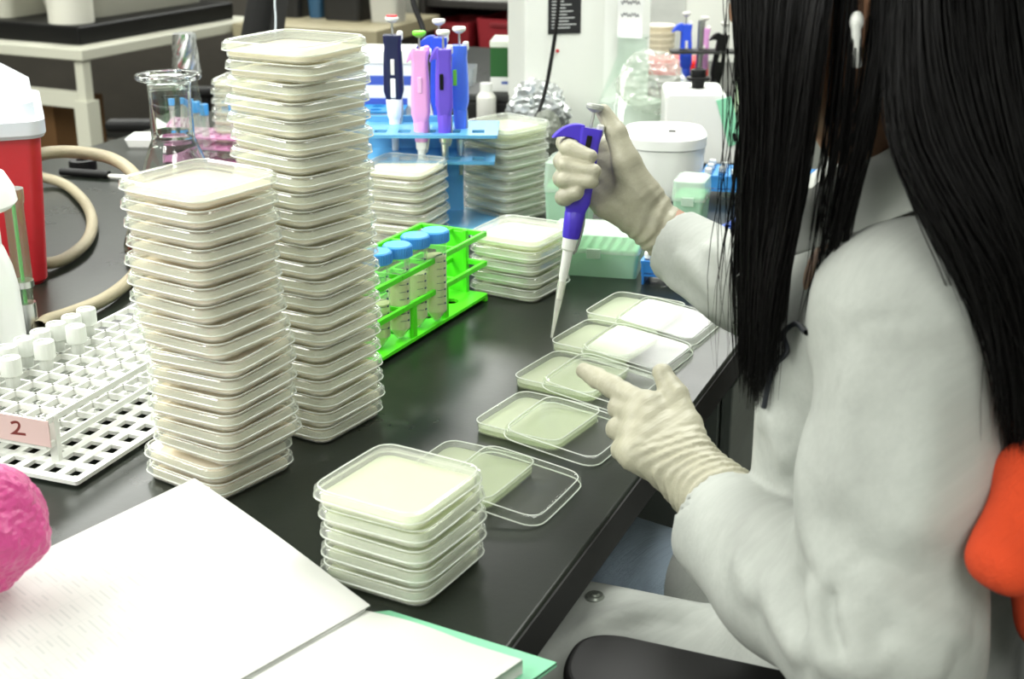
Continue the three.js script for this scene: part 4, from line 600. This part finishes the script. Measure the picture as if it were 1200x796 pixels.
// ---------------------------------------------------------------- the person
const person = thing('person', 'person with long black hair in white lab coat and latex gloves, seated pipetting', 'person');
{
  const SL = W3(-0.086, 0.252, -0.925), EL = P(1035, 752, 0.955), WL = P(845, 588, 1.14), SR = W3(-0.125, 0.255, -1.235), ER = W3(-0.215, 0.075, -1.40), WR = P(784, 273, 1.60), NK = W3(-0.105, 0.345, -1.07);
  const cuffL = P(840, 612, 1.125), cuffR = P(791, 287, 1.59);
  const torso = union([
    cone(W3(-0.092, 0.246, -0.955), W3(-0.098, 0.29, -1.06), 0.062, 0.058), cone(W3(-0.12, 0.248, -1.205), W3(-0.104, 0.29, -1.08), 0.062, 0.058),
    cone(W3(-0.122, 0.185, -1.045), W3(-0.10, -0.17, -1.03), 0.096, 0.11), cone(W3(-0.13, 0.185, -1.155), W3(-0.10, -0.17, -1.155), 0.098, 0.112),
    cone(W3(-0.09, 0.225, -1.09), W3(-0.08, 0.02, -1.09), 0.085, 0.10)], 0.06);
  const upL = chain([[SL, 0.063], [SL.clone().lerp(EL, 0.5), 0.066], [EL, 0.066]], 0.02);
  const foL = chain([[EL, 0.064], [EL.clone().lerp(cuffL, 0.5).add(V(0, -0.004, 0)), 0.057], [cuffL, 0.0465]], 0.02);
  const upR = chain([[SR, 0.062], [ER, 0.058]], 0.02), foR = chain([[ER, 0.057], [ER.clone().lerp(cuffR, 0.55), 0.05], [cuffR, 0.043]], 0.02);
  const skirt = union([cone(W3(-0.08, -0.17, -1.0), W3(-0.44, -0.175, -1.05), 0.115, 0.088), cone(W3(-0.08, -0.17, -1.16), W3(-0.26, -0.19, -1.24), 0.115, 0.098), cone(W3(-0.43, -0.19, -1.02), W3(-0.44, -0.30, -1.0), 0.07, 0.06)], 0.05);
  const planeCut = (c, n) => (x, y, z) => (x - c.x) * n.x + (y - c.y) * n.y + (z - c.z) * n.z;
  const nL = cuffL.clone().sub(EL).normalize(), nR = cuffR.clone().sub(ER).normalize();
  const cutL = planeCut(cuffL, nL), cutR = planeCut(cuffR, nR);
  const boreL = cone(cuffL.clone().addScaledVector(nL, 0.02), cuffL.clone().addScaledVector(nL, -0.05), 0.0405, 0.037), boreR = cone(cuffR.clone().addScaledVector(nR, 0.02), cuffR.clone().addScaledVector(nR, -0.05), 0.0365, 0.033);
  const sleeve = (f, cut, bore) => (x, y, z) => Math.max(Math.max(f(x, y, z), cut(x, y, z)), -bore(x, y, z));
  const armL = (x, y, z) => smin(upL(x, y, z), sleeve(foL, cutL, boreL)(x, y, z), 0.022), armR = (x, y, z) => smin(upR(x, y, z), sleeve(foR, cutR, boreR)(x, y, z), 0.022);
  const base = (x, y, z) => { const h = Math.max(0, Math.min(1, (y - BT - 0.14) / 0.14)), k = 0.007 + 0.06 * h * h; return smin(smin(smin(torso(x, y, z), skirt(x, y, z), 0.05), armL(x, y, z), k), armR(x, y, z), 0.03); };
  // cloth folds: each a line laid on the surface that lifts it into a crest (or sinks it into a crease)
  const folds = [];
  const fold = (pts, amp, width) => {
    const cr = new THREE.CatmullRomCurve3(pts.map(([a, b]) => V(a, b, 0))), q = []; for (let i = 0; i <= 16; i++) { const p = cr.getPoint(i / 16), h = hit(base, p.x, p.y); if (h && (!q.length || h.distanceTo(q.at(-1)) < 0.05)) q.push(h); }
    if (q.length < 3) return; const c = q.reduce((s, p) => s.add(p), V(0, 0, 0)).multiplyScalar(1 / q.length), R = Math.max(...q.map((p) => p.distanceTo(c))) + width * 3.2, flat = new Float64Array(q.flatMap((p) => [p.x, p.y, p.z]));
    folds.push((x, y, z) => { const X = x - c.x, Y = y - c.y, Z = z - c.z; if (X * X + Y * Y + Z * Z > R * R) return 0; let best = 1e9, at = 0; for (let i = 0; i + 5 < flat.length; i += 3) { const ax = flat[i], ay = flat[i + 1], az = flat[i + 2], dx = flat[i + 3] - ax, dy = flat[i + 4] - ay, dz = flat[i + 5] - az; let t = ((x - ax) * dx + (y - ay) * dy + (z - az) * dz) / (dx * dx + dy * dy + dz * dz + 1e-12); t = t < 0 ? 0 : t > 1 ? 1 : t; const px = x - ax - dx * t, py = y - ay - dy * t, pz = z - az - dz * t, d = px * px + py * py + pz * pz; if (d < best) { best = d; at = (i / 3 + t) / (flat.length / 3 - 1); } } const e = Math.sqrt(best) / width; return amp * Math.min(1, 4.5 * at, 4.5 * (1 - at)) * Math.exp(-e * e / (0.5 + 0.5 * e)); });
  };
  for (const [pts, amp, width] of [
    [[[950, 480], [946, 560], [953, 630], [975, 668], [1010, 700]], 0.009, 0.012], [[[958, 672], [956, 715], [964, 760], [984, 796]], 0.011, 0.010], [[[992, 690], [996, 730], [1010, 770], [1030, 800]], 0.011, 0.010],
    [[[1004, 660], [1040, 704], [1090, 734], [1140, 744]], 0.010, 0.013], [[[1036, 742], [1070, 768], [1110, 790]], 0.010, 0.011], [[[900, 655], [906, 700], [926, 745], [950, 780]], 0.011, 0.011], [[[866, 640], [876, 676], [894, 712]], 0.008, 0.010],
    [[[976, 684], [979, 730], [994, 778]], -0.008, 0.008], [[[928, 668], [936, 710], [952, 750]], -0.009, 0.009],
    [[[1010, 400], [1000, 460], [986, 540], [984, 610]], 0.006, 0.018], [[[1075, 420], [1084, 500], [1075, 590], [1050, 660]], 0.006, 0.022], [[[1000, 378], [1045, 373], [1095, 371]], -0.003, 0.004],
    [[[906, 470], [916, 520], [940, 580]], 0.007, 0.012], [[[922, 415], [905, 465], [888, 498]], 0.006, 0.010], [[[872, 486], [888, 497], [912, 499], [930, 507]], 0.004, 0.0045],
    [[[790, 296], [815, 315], [840, 350], [852, 385]], 0.008, 0.010], [[[824, 284], [850, 305], [872, 340]], 0.008, 0.010], [[[775, 325], [805, 345], [838, 375]], 0.006, 0.009],
    [[[655, 752], [720, 724], [790, 712], [850, 716]], 0.007, 0.011], [[[700, 744], [760, 730], [830, 734]], -0.006, 0.010]]) fold(pts, amp, width);
  const coatF = (x, y, z) => { let d = base(x, y, z); if (d < 0.05 && d > -0.05) { let s = 0; for (const g of folds) s += g(x, y, z); d -= 1.45 * s; d += 0.0009 * Math.sin(x * 27 + 3 * Math.sin(y * 19)) * Math.sin(y * 31 + z * 23); } return d * 0.85; };
  const cloth = std(0xb6bab4, 0.85, { bumpMap: rep(fineNoise, 14), bumpScale: 0.00015, map: rep(mottled, 4) });
  const coat = part(person, 'lab_coat', mesher(coatF, W3(-0.6, -0.42, -1.66), W3(0.12, 0.44, -0.76), 0.004), cloth, null, 'white cotton lab coat');
  // collar: a folded band round the neck with lapels
  {
    const pos = [], idx = [], N = 40, rows = 5;
    for (let i = 0; i <= N; i++) { const a = -2.55 + 5.1 * i / N; // 0 = behind the neck
      const rx = 0.066, rz = 0.076, cx = -0.098, cz = -1.068, ux = Math.cos(a), uz = Math.sin(a), front = Math.max(0, Math.abs(a) - 1.3);
      for (let j = 0; j < rows; j++) { const k = j / (rows - 1), out = j === 0 ? 0 : 0.007 + 0.032 * k, down = j === 0 ? 0.0 : 0.044 * k * k + 0.004 * k; const x = cx + ux * (rx + out) - front * 0.035, z = cz + uz * (rz + out), y = 0.394 - down - front * 0.075 + (j === 1 ? 0.004 : 0); pos.push(x, BT + y, z); } }
    for (let i = 0; i < N; i++) for (let j = 0; j + 1 < rows; j++) { const a = i * rows + j, b = a + rows; idx.push(a, a + 1, b, a + 1, b + 1, b); }
    const g = new THREE.BufferGeometry(); g.setAttribute('position', new THREE.Float32BufferAttribute(pos, 3)); g.setIndex(idx); g.computeVertexNormals();
    const inner = g.clone(); { const p = inner.attributes.position, n = g.attributes.normal; for (let i = 0; i < p.count; i++) p.setXYZ(i, p.getX(i) - n.getX(i) * 0.003, p.getY(i) - n.getY(i) * 0.003, p.getZ(i) - n.getZ(i) * 0.003); }
    part(coat, 'collar', merge([g, inner]), std(0xb6bab4, 0.85, { side: THREE.DoubleSide, bumpMap: rep(fineNoise, 14), bumpScale: 0.0006 }));
  }
  const onCoat = (px, py, out = 0) => { const p = hit(coatF, px, py); return p ? p.addScaledVector(rayDir(px, py).normalize(), -out) : null; };
  const trace = (pts, out, r, seg = 30) => tube(pts.map(([a, b]) => onCoat(a, b, out)).filter(Boolean), r, seg, 6);
  const bt = onCoat(697, 700, 0); if (bt) part(coat, 'snap_button', lathe([[0.0001, 0.004], [0.003, 0.004], [0.0045, 0.0025], [0.0075, 0.003], [0.009, 0.001], [0.009, -0.002]], 24), std(0x8f948c, 0.35, { metalness: 0.7 }), bt, 'round metal snap button');
  part(person, 'drawstring', trace([[945, 390], [930, 380], [918, 392], [922, 412], [905, 430], [900, 452], [895, 478], [880, 500]], 0.006, 0.0022, 50), std(0x151a22, 0.6), null, 'dark cord hanging from the neck');
  const pc = onCoat(872, 503, 0.003); if (pc) single('pocket_pen', 'dark blue pen clipped in the lab coat chest pocket', 'pen', merge([rod(pc.clone().add(V(0, -0.02, 0)), pc.clone().add(V(0, 0.02, 0)), 0.0042, 10), rod(pc.clone().add(V(-0.004, 0.018, 0.005)), pc.clone().add(V(-0.003, -0.014, 0.005)), 0.0012, 6)]), std(0x1b2350, 0.4));

  // ---- skin: head, neck, trunk and arms as one body
  const hc = W3(-0.143, 0.468, -1.035), fwdH = V(-0.84, -0.5, -0.17).normalize(), lftH = V(-0.17, 0, 0.985).normalize().negate().negate(), upH = lftH.clone().cross(fwdH).normalize().negate(); if (upH.y < 0) upH.negate();
  const lf = fwdH.clone().cross(upH).normalize(); if (lf.z < 0) lf.negate();
  const HP = (f, u, l) => hc.clone().addScaledVector(fwdH, f).addScaledVector(upH, u).addScaledVector(lf, l);
  const ell = (c, ru, rf, rl) => (x, y, z) => { const X = x - c.x, Y = y - c.y, Z = z - c.z, a = (X * fwdH.x + Y * fwdH.y + Z * fwdH.z) / rf, b = (X * upH.x + Y * upH.y + Z * upH.z) / ru, q = (X * lf.x + Y * lf.y + Z * lf.z) / rl, k = Math.sqrt(a * a + b * b + q * q); return (k - 1) * Math.min(ru, rf, rl); };
  const ear = (s) => { const c = HP(-0.008, -0.012, s * 0.073); return union([cone(c.clone().addScaledVector(upH, 0.022), c.clone().addScaledVector(upH, -0.024).addScaledVector(fwdH, 0.006), 0.009, 0.007), cone(c.clone().addScaledVector(upH, 0.024).addScaledVector(fwdH, -0.006), c.clone().addScaledVector(fwdH, -0.014), 0.008, 0.008)], 0.006); };
  const headF = union([ell(HP(-0.012, 0.03, 0), 0.088, 0.096, 0.074), ell(HP(0.028, -0.04, 0), 0.068, 0.062, 0.056), cone(HP(0.07, -0.082, 0), HP(0.055, -0.078, 0), 0.02, 0.028), cone(HP(0.092, 0.018, 0), HP(0.106, -0.022, 0), 0.008, 0.0125), cone(HP(0.088, 0.034, 0.03), HP(0.088, 0.034, -0.03), 0.014, 0.014), cone(HP(0.088, -0.05, 0.016), HP(0.088, -0.05, -0.016), 0.008, 0.008)], 0.02);
  const earL = ear(1), earR = ear(-1), neck = cone(HP(-0.03, -0.05, 0), W3(-0.10, 0.30, -1.07), 0.05, 0.058), trunk = union([cone(W3(-0.11, 0.24, -1.02), W3(-0.085, -0.18, -1.03), 0.075, 0.09), cone(W3(-0.12, 0.24, -1.13), W3(-0.085, -0.18, -1.13), 0.075, 0.09), cone(SL, SR, 0.045, 0.045)], 0.05);
  const limbs = union([chain([[SL, 0.042], [EL, 0.036], [WL, 0.026], [P(815, 555, 1.168), 0.022]], 0.015), chain([[SR, 0.042], [ER, 0.036], [WR, 0.0265], [P(765, 258, 1.60), 0.021]], 0.015), chain([[W3(-0.085, -0.2, -1.0), 0.085], [W3(-0.47, -0.2, -1.07), 0.055], [W3(-0.42, -0.68, -1.06), 0.035]], 0.03), chain([[W3(-0.085, -0.2, -1.16), 0.085], [W3(-0.47, -0.2, -1.30), 0.055], [W3(-0.42, -0.68, -1.30), 0.035]], 0.03)], 0.03);
  const skinF = (x, y, z) => { let d = smin(smin(headF(x, y, z), earL(x, y, z), 0.008), earR(x, y, z), 0.008); d = smin(d, neck(x, y, z), 0.025); d = smin(d, trunk(x, y, z), 0.04); return smin(d, limbs(x, y, z), 0.03); };
  const skin = std(0xa87a5c, 0.55, { sheen: 0.1, map: rep(mottled, 6) });
  const bodyMesh = part(person, 'body', mesher(skinF, W3(-0.6, -0.76, -1.66), W3(0.12, 0.64, -0.76), 0.0042), skin);
  for (const s of [1, -1]) { const eye = part(person, 'eye', new THREE.SphereGeometry(0.0125, 18, 12), std(0xeeeae4, 0.2), HP(0.083, 0.008, s * 0.031)); part(eye, 'iris', new THREE.SphereGeometry(0.0065, 14, 10), std(0x20120a, 0.15), fwdH.clone().multiplyScalar(0.0082)); }
  part(person, 'lips', merge([rod(HP(0.0965, -0.049, 0.017), HP(0.0975, -0.049, -0.017), 0.004, 8)]), std(0x9c5650, 0.5));
  // ---- trousers and shoes
  const jeansF = union([chain([[W3(-0.09, -0.205, -1.0), 0.1], [W3(-0.47, -0.205, -1.07), 0.07], [W3(-0.42, -0.66, -1.06), 0.052]], 0.03), chain([[W3(-0.09, -0.205, -1.16), 0.1], [W3(-0.47, -0.205, -1.30), 0.072], [W3(-0.42, -0.66, -1.30), 0.052]], 0.03)], 0.03);
  part(person, 'trousers', mesher(jeansF, W3(-0.58, -0.73, -1.42), W3(0.05, -0.07, -0.88), 0.008), std(0x9fb0c0, 0.85, { map: rep(mottled, 9), bumpMap: rep(fineNoise, 20), bumpScale: 0.0008 }), null, 'pale blue jeans');
  for (const z of [-1.06, -1.30]) { const sf = union([cone(W3(-0.40, -0.735, z), W3(-0.56, -0.745, z), 0.042, 0.034), cone(W3(-0.41, -0.69, z), W3(-0.44, -0.72, z), 0.045, 0.045)], 0.03); part(person, 'shoe', mesher((x, y, q) => Math.max(sf(x, y, q), 0.003 - y), W3(-0.64, -0.785, z - 0.08), W3(-0.33, -0.62, z + 0.08), 0.006), std(0x2a2a2c, 0.6)); }

  // ---- gloves
  const latex = std(0xb4b19b, 0.5, { bumpMap: rep(fineNoise, 24), bumpScale: 0.0003, map: rep(mottled, 10) });
  const J = (list) => list.map(([a, b, d, r]) => [P(a, b, d), r]);
  const fingers = (list) => { const f = list.map((l) => chain(J(l), 0.004)); return (x, y, z) => { let d = f[0](x, y, z); for (let i = 1; i < f.length; i++) d = smin(d, f[i](x, y, z), 0.0022); return d; }; };
  const pad = (list, k) => union(list.map(([p, q]) => cone(P(p[0], p[1], p[2]), P(q[0], q[1], q[2]), p[3], q[3])), k);
  const glove = (fing, palm, thumb, wrinkles, lo, hi, k = 0.011) => { const f = fingers(fing), p = pad(palm, 0.014), t = chain(J(thumb), 0.006); return (x, y, z) => { let d = smin(p(x, y, z), t(x, y, z), 0.012); d = smin(d, f(x, y, z), k); return wrinkles(d, x, y, z); }; };
  // left, pointing
  {
    const wa = P(815, 555, 1.168), wb = WL.clone(), ax = wb.clone().sub(wa).normalize(), kn = P(748, 500, 1.195), bx = wa.clone().sub(kn).normalize();
    const f = glove([
      [[758, 478, 1.200, 0.0125], [717, 453, 1.235, 0.0102], [699, 443, 1.252, 0.0092], [685, 435, 1.264, 0.0078]],
      [[752, 494, 1.192, 0.0125], [726, 478, 1.222, 0.0104], [738, 492, 1.243, 0.0092], [752, 503, 1.232, 0.008]],
      [[748, 514, 1.182, 0.0122], [724, 503, 1.210, 0.0102], [735, 517, 1.230, 0.009], [748, 526, 1.220, 0.008]],
      [[744, 534, 1.170, 0.0118], [729, 527, 1.192, 0.0096], [739, 539, 1.209, 0.0086], [750, 545, 1.202, 0.0075]]],
      [[[758, 480, 1.200, 0.0135], [808, 540, 1.180, 0.018]], [[752, 496, 1.193, 0.0138], [812, 550, 1.172, 0.019]], [[748, 515, 1.183, 0.0135], [815, 560, 1.165, 0.019]], [[745, 533, 1.172, 0.013], [818, 572, 1.157, 0.018]], [[810, 545, 1.175, 0.021], [838, 578, 1.146, 0.026]], [[815, 568, 1.160, 0.021], [842, 592, 1.138, 0.026]], [[838, 580, 1.146, 0.028], [847, 590, 1.138, 0.032]]],
      [[806, 532, 1.180, 0.018], [803, 502, 1.192, 0.0150], [790, 464, 1.205, 0.0118], [776, 437, 1.215, 0.0092]],
      (d, x, y, z) => { const s = (x - wa.x) * ax.x + (y - wa.y) * ax.y + (z - wa.z) * ax.z; const w = Math.max(0, Math.min(1, (s + 0.035) / 0.03)) * Math.max(0, Math.min(1, (0.05 - s) / 0.01)); const q = (x - kn.x) * bx.x + (y - kn.y) * bx.y + (z - kn.z) * bx.z; return d - 0.0016 * w * Math.sin(s * 620 + 26 * (z - wa.z) * 3 + 3 * Math.sin(y * 90)) - 0.0006 * Math.sin(q * 300 + 40 * y) * Math.sin(x * 210 + z * 150); });
    const g = part(person, 'glove', mesher(f, P(760, 520, 1.2).sub(V(0.16, 0.13, 0.18)), P(760, 520, 1.2).add(V(0.19, 0.13, 0.22)), 0.0021), latex, null, 'cream latex glove on the pointing hand');
    const tq = new THREE.Quaternion().setFromUnitVectors(V(0, 0, 1), ax); const rim = new THREE.TorusGeometry(0.0315, 0.0026, 10, 40).applyQuaternion(tq); part(g, 'rolled_cuff', rim, latex, wb.clone().addScaledVector(ax, 0.012));
  }
  // right, closed round the pipette
  {
    const wa = P(766, 256, 1.60), wb = WR.clone(), ax = wb.clone().sub(wa).normalize();
    const f = glove([
      [[712, 172, 1.618, 0.0115], [663, 167, 1.606, 0.0108], [667, 174, 1.566, 0.0102], [692, 183, 1.553, 0.0082]],
      [[712, 190, 1.618, 0.0118], [660, 189, 1.607, 0.0110], [664, 194, 1.566, 0.0102], [696, 201, 1.550, 0.0084]],
      [[712, 209, 1.616, 0.0115], [659, 209, 1.604, 0.0106], [663, 211, 1.566, 0.0100], [693, 213, 1.550, 0.0082]],
      [[710, 228, 1.612, 0.0110], [661, 231, 1.601, 0.0100], [663, 231, 1.570, 0.0094], [677, 226, 1.556, 0.0078]]],
      [[[712, 172, 1.618, 0.012], [752, 232, 1.60, 0.020]], [[712, 190, 1.618, 0.013], [756, 240, 1.60, 0.021]], [[712, 209, 1.616, 0.013], [752, 246, 1.602, 0.020]], [[710, 228, 1.610, 0.0135], [745, 252, 1.604, 0.018]], [[722, 236, 1.598, 0.0165], [760, 262, 1.60, 0.021]], [[752, 236, 1.60, 0.022], [774, 264, 1.60, 0.0265]], [[750, 256, 1.60, 0.020], [779, 277, 1.60, 0.0275]], [[706, 243, 1.602, 0.012], [740, 246, 1.60, 0.018]]],
      [[748, 226, 1.588, 0.0225], [734, 190, 1.580, 0.0165], [722, 156, 1.578, 0.0120], [707, 131, 1.580, 0.0090]],
      (d, x, y, z) => { const s = (x - wa.x) * ax.x + (y - wa.y) * ax.y + (z - wa.z) * ax.z; const w = Math.max(0, Math.min(1, (s + 0.03) / 0.03)); return d - 0.0011 * w * Math.sin(s * 480 + 3 * Math.sin(y * 80)) - 0.0005 * Math.sin(x * 260 + y * 190) * Math.sin(z * 230 - y * 90); });
    part(person, 'glove', mesher(f, P(715, 205, 1.59).sub(V(0.13, 0.15, 0.13)), P(715, 205, 1.59).add(V(0.15, 0.13, 0.13)), 0.0021), latex, null, 'cream latex glove gripping the pipette');
  }

  // ---- hair: locks of fine strands over a cap
  {
    const toP = (l) => new THREE.CatmullRomCurve3(l.map(([a, b, d]) => P(a, b, d)));
    const front = [
      [[900, -150, 0.985], [868, -60, 0.985], [868, 30, 0.985], [874, 130, 1.0], [872, 230, 1.03], [871, 330, 1.06], [874, 452, 1.095]],
      [[932, -170, 0.96], [915, -60, 0.955], [905, 40, 0.96], [902, 130, 0.975], [898, 230, 1.0], [892, 330, 1.03], [886, 485, 1.075]],
      [[958, -170, 0.93], [948, -60, 0.925], [940, 40, 0.93], [930, 130, 0.95], [919, 230, 0.98], [903, 330, 1.01], [893, 480, 1.055]],
      [[985, -150, 0.92], [980, -60, 0.905], [966, 20, 0.905], [954, 110, 0.92], [938, 220, 0.955], [914, 330, 0.995], [898, 440, 1.03]]].map(toP);
    const mid = [[[1000, -140, 0.91], [990, -40, 0.90], [985, 60, 0.905], [978, 150, 0.925], [965, 240, 0.955], [950, 330, 0.985], [930, 420, 1.01]], [[1034, -140, 0.905], [1042, -40, 0.888], [1040, 60, 0.885], [1024, 150, 0.898], [1004, 230, 0.93], [985, 310, 0.96], [966, 380, 0.985]]].map(toP);
    const back = [
      [[1045, -140, 0.90], [1050, -20, 0.878], [1048, 80, 0.872], [1056, 165, 0.864], [1092, 245, 0.852], [1135, 325, 0.852], [1168, 410, 0.862], [1186, 520, 0.875]],
      [[1085, -150, 0.88], [1090, -20, 0.855], [1098, 80, 0.85], [1122, 170, 0.845], [1158, 245, 0.842], [1190, 325, 0.85], [1200, 430, 0.868], [1203, 570, 0.89]],
      [[1145, -150, 0.885], [1150, -20, 0.86], [1160, 80, 0.856], [1182, 180, 0.855], [1204, 260, 0.862], [1216, 350, 0.875], [1220, 450, 0.895], [1216, 610, 0.91]],
      [[1200, -150, 0.92], [1215, -20, 0.90], [1228, 80, 0.90], [1240, 200, 0.90], [1246, 300, 0.905], [1248, 400, 0.915], [1240, 500, 0.93], [1235, 640, 0.95]],
      [[1220, -150, 1.0], [1240, -20, 1.0], [1255, 80, 1.0], [1265, 200, 1.0], [1268, 300, 1.0], [1268, 400, 1.0], [1262, 500, 1.0], [1255, 640, 1.0]]].map(toP);
    const pos = [], idx = [], nor = [];
    const strand = (guides, s, thick, depth, r, cut, jit) => {
      const k = s * (guides.length - 1), i = Math.max(0, Math.min(Math.floor(k), guides.length - 2)), f = k - i, n = 13, ph = rr(0, 6.28), ph2 = rr(0, 6.28), amp = jit * rr(0.3, 1), b0 = pos.length / 3;
      const off = FWD.clone().multiplyScalar(depth); const pts = [];
      for (let j = 0; j <= n; j++) { const t = j / n * cut, p = guides[i].getPoint(t).lerp(guides[i + 1].getPoint(t), f).add(off); p.addScaledVector(RGT, amp * t * Math.sin(ph + t * 4.2) + 0.0012 * Math.sin(ph2 + t * 9)); p.addScaledVector(FWD, amp * 0.7 * t * Math.cos(ph2 + t * 3.3)); pts.push(p); }
      for (let j = 0; j <= n; j++) { const w = r * (j > n - 3 ? (n - j + 0.35) / 3.2 : 1), tg = pts[Math.min(j + 1, n)].clone().sub(pts[Math.max(j - 1, 0)]).normalize(), u = tg.clone().cross(FWD).normalize(), v = tg.clone().cross(u); for (let q = 0; q < 3; q++) { const a = ph + q / 3 * 6.283, nn = u.clone().multiplyScalar(Math.cos(a)).addScaledVector(v, Math.sin(a)); pos.push(pts[j].x + nn.x * w, pts[j].y + nn.y * w, pts[j].z + nn.z * w); nor.push(nn.x, nn.y, nn.z); } }
      for (let j = 0; j < n; j++) for (let q = 0; q < 3; q++) { const a = b0 + j * 3 + q, b = b0 + j * 3 + (q + 1) % 3; idx.push(a, b, a + 3, b, b + 3, a + 3); }
    };
    for (let i = 0; i < 1700; i++) strand(front, Math.pow(rnd(), 1.15), 0, rr(-0.012, 0.02), rr(0.00045, 0.0008), rnd() < 0.25 ? rr(0.75, 0.95) : rr(0.92, 1.04), 0.009);
    for (let i = 0; i < 40; i++) strand(front, rr(-0.06, 0.12), 0, rr(-0.01, 0.02), 0.00045, rr(0.75, 1.0), 0.03);
    for (let i = 0; i < 190; i++) strand(mid, rnd() < 0.75 ? rr(0.8, 1) : rr(0, 0.5), 0, rr(0.0, 0.03), rr(0.0004, 0.0007), rr(0.6, 0.98), 0.008);
    for (let i = 0; i < 2600; i++) strand(back, rnd(), 0, rr(-0.014, 0.028), rr(0.00055, 0.0010), rr(0.7, 1.0), 0.010);
    for (let i = 0; i < 50; i++) strand(back, rr(-0.02, 0.25), 0, rr(-0.012, 0.0), 0.0005, rr(0.8, 1.0), 0.03);
    const g = new THREE.BufferGeometry(); g.setAttribute('position', new THREE.Float32BufferAttribute(pos, 3)); g.setAttribute('normal', new THREE.Float32BufferAttribute(nor, 3)); g.setIndex(idx);
    const cap = mesher((x, y, z) => { const a = ell(HP(-0.022, 0.036, 0), 0.1, 0.104, 0.087)(x, y, z), X = x - hc.x, Y = y - hc.y, Z = z - hc.z, f = X * fwdH.x + Y * fwdH.y + Z * fwdH.z, u = X * upH.x + Y * upH.y + Z * upH.z; return Math.max(a, (f - 0.05 - u * 0.55) * 0.85, (-u - 0.06) * 0.9, Math.max(-0.012 - f, 0) * 0 + (f + 0.04 - Math.max(0, u - 0.025) * 2.4) * 0.38); }, hc.clone().sub(V(0.15, 0.15, 0.15)), hc.clone().add(V(0.15, 0.16, 0.15)), 0.005);
    part(person, 'hair', merge([g, cap]), std(0x050404, 0.55, { specularIntensity: 0.35 }), null, 'long straight black hair');
  }
  const ec = P(1003, 26, 0.898), e2 = P(1004, 78, 0.912);
  const eb = thing('wireless_earbud', 'white wireless earbud worn in the ear beneath the black hair', 'earbud', ec); part(eb, 'stem', rod(V(0, 0, 0), e2.clone().sub(ec), 0.0032, 12), M.white); part(eb, 'bud', new THREE.SphereGeometry(0.0046, 16, 12).scale(1, 1.5, 1.3), M.white, V(0, 0.0, -0.003));
}

// ---------------------------------------------------------------- her chair and the orange jacket on it
{
  const t = thing('task_chair', 'black swivel chair with curved armrests under the seated person', 'chair', V(0, 0, 0));
  const pad = (x0, x1, z, y) => { const sh = new THREE.Shape(); const w = 0.043; sh.moveTo(x1, -w); sh.lineTo(x0 + 0.03, -w * 0.92); sh.quadraticCurveTo(x0, -w * 0.85, x0, -w * 0.3); sh.quadraticCurveTo(x0, w * 0.95, x0 + 0.04, w); sh.lineTo(x1, w); sh.closePath(); return new THREE.ExtrudeGeometry(sh, { depth: 0.018, bevelEnabled: true, bevelSize: 0.006, bevelThickness: 0.006, bevelSegments: 4 }).rotateX(Math.PI / 2).translate(0, y, z); };
  const ay = BT - 0.046;
  for (const [z, y] of [[-0.885, ay], [-1.36, ay - 0.1]]) { const a = part(t, 'armrest', pad(-0.318, 0.06, z, y), M.black); part(a, 'arm_post', merge([rod(V(-0.03, y - 0.02, z), V(0.0, 0.5, z), 0.018, 12), rod(V(0, 0.5, z), V(0.0, 0.42, -1.08), 0.016, 12)]), M.black); }
  part(t, 'seat', loft([[0.21, 0.22, 0.07, 0.40, -0.12, -1.08], [0.24, 0.24, 0.08, 0.42, -0.12, -1.08], [0.235, 0.235, 0.08, 0.462, -0.12, -1.08]], { n: 6 }), M.blackMatt);
  const bk = part(t, 'backrest', loft([[0.03, 0.2, 0.03, 0.56], [0.035, 0.225, 0.034, 0.7], [0.03, 0.2, 0.03, 0.98]], { n: 6, smooth: true }), M.blackMatt, V(0.095, 0, -1.07)); bk.rotation.z = -0.03;
  part(t, 'back_post', rod(V(0.05, 0.40, -1.08), V(0.11, 0.68, -1.08), 0.025, 12), M.black);
  part(t, 'gas_lift', cyl(0.03, 0.026, 0.34, -0.1, 0.07, -1.08), M.black);
  for (let i = 0; i < 5; i++) { const a = i / 5 * Math.PI * 2 + 0.3, e = V(-0.1 + 0.3 * Math.cos(a), 0.07, -1.08 + 0.3 * Math.sin(a)), lg = part(t, 'leg', rod(V(-0.1, 0.1, -1.08), e, 0.022), M.black); part(lg, 'caster', new THREE.SphereGeometry(0.03, 12, 8).translate(e.x, 0.03, e.z), M.black); }
  const oj = union([cone(P(1166, 655, 0.86), P(1212, 560, 0.89), 0.019, 0.022), cone(P(1186, 668, 0.85), P(1232, 590, 0.88), 0.016, 0.022), cone(P(1215, 565, 0.90), P(1270, 610, 0.95), 0.03, 0.04), cone(P(1230, 600, 0.92), P(1240, 720, 0.95), 0.03, 0.03)], 0.008);
  const c = P(1210, 620, 0.89);
  single('orange_jacket', 'bunched orange fleece jacket hung on the chair behind the lab coat', 'jacket', mesher((x, y, z) => oj(x, y, z) + 0.0012 * Math.sin(x * 90 + y * 70) * Math.sin(z * 80), c.clone().sub(V(0.13, 0.16, 0.17)), c.clone().add(V(0.16, 0.12, 0.12)), 0.003), std(0xc83f14, 0.9, { bumpMap: rep(fineNoise, 30), bumpScale: 0.0012, sheen: 0.3 }));
}
renderer.render(scene, camera);
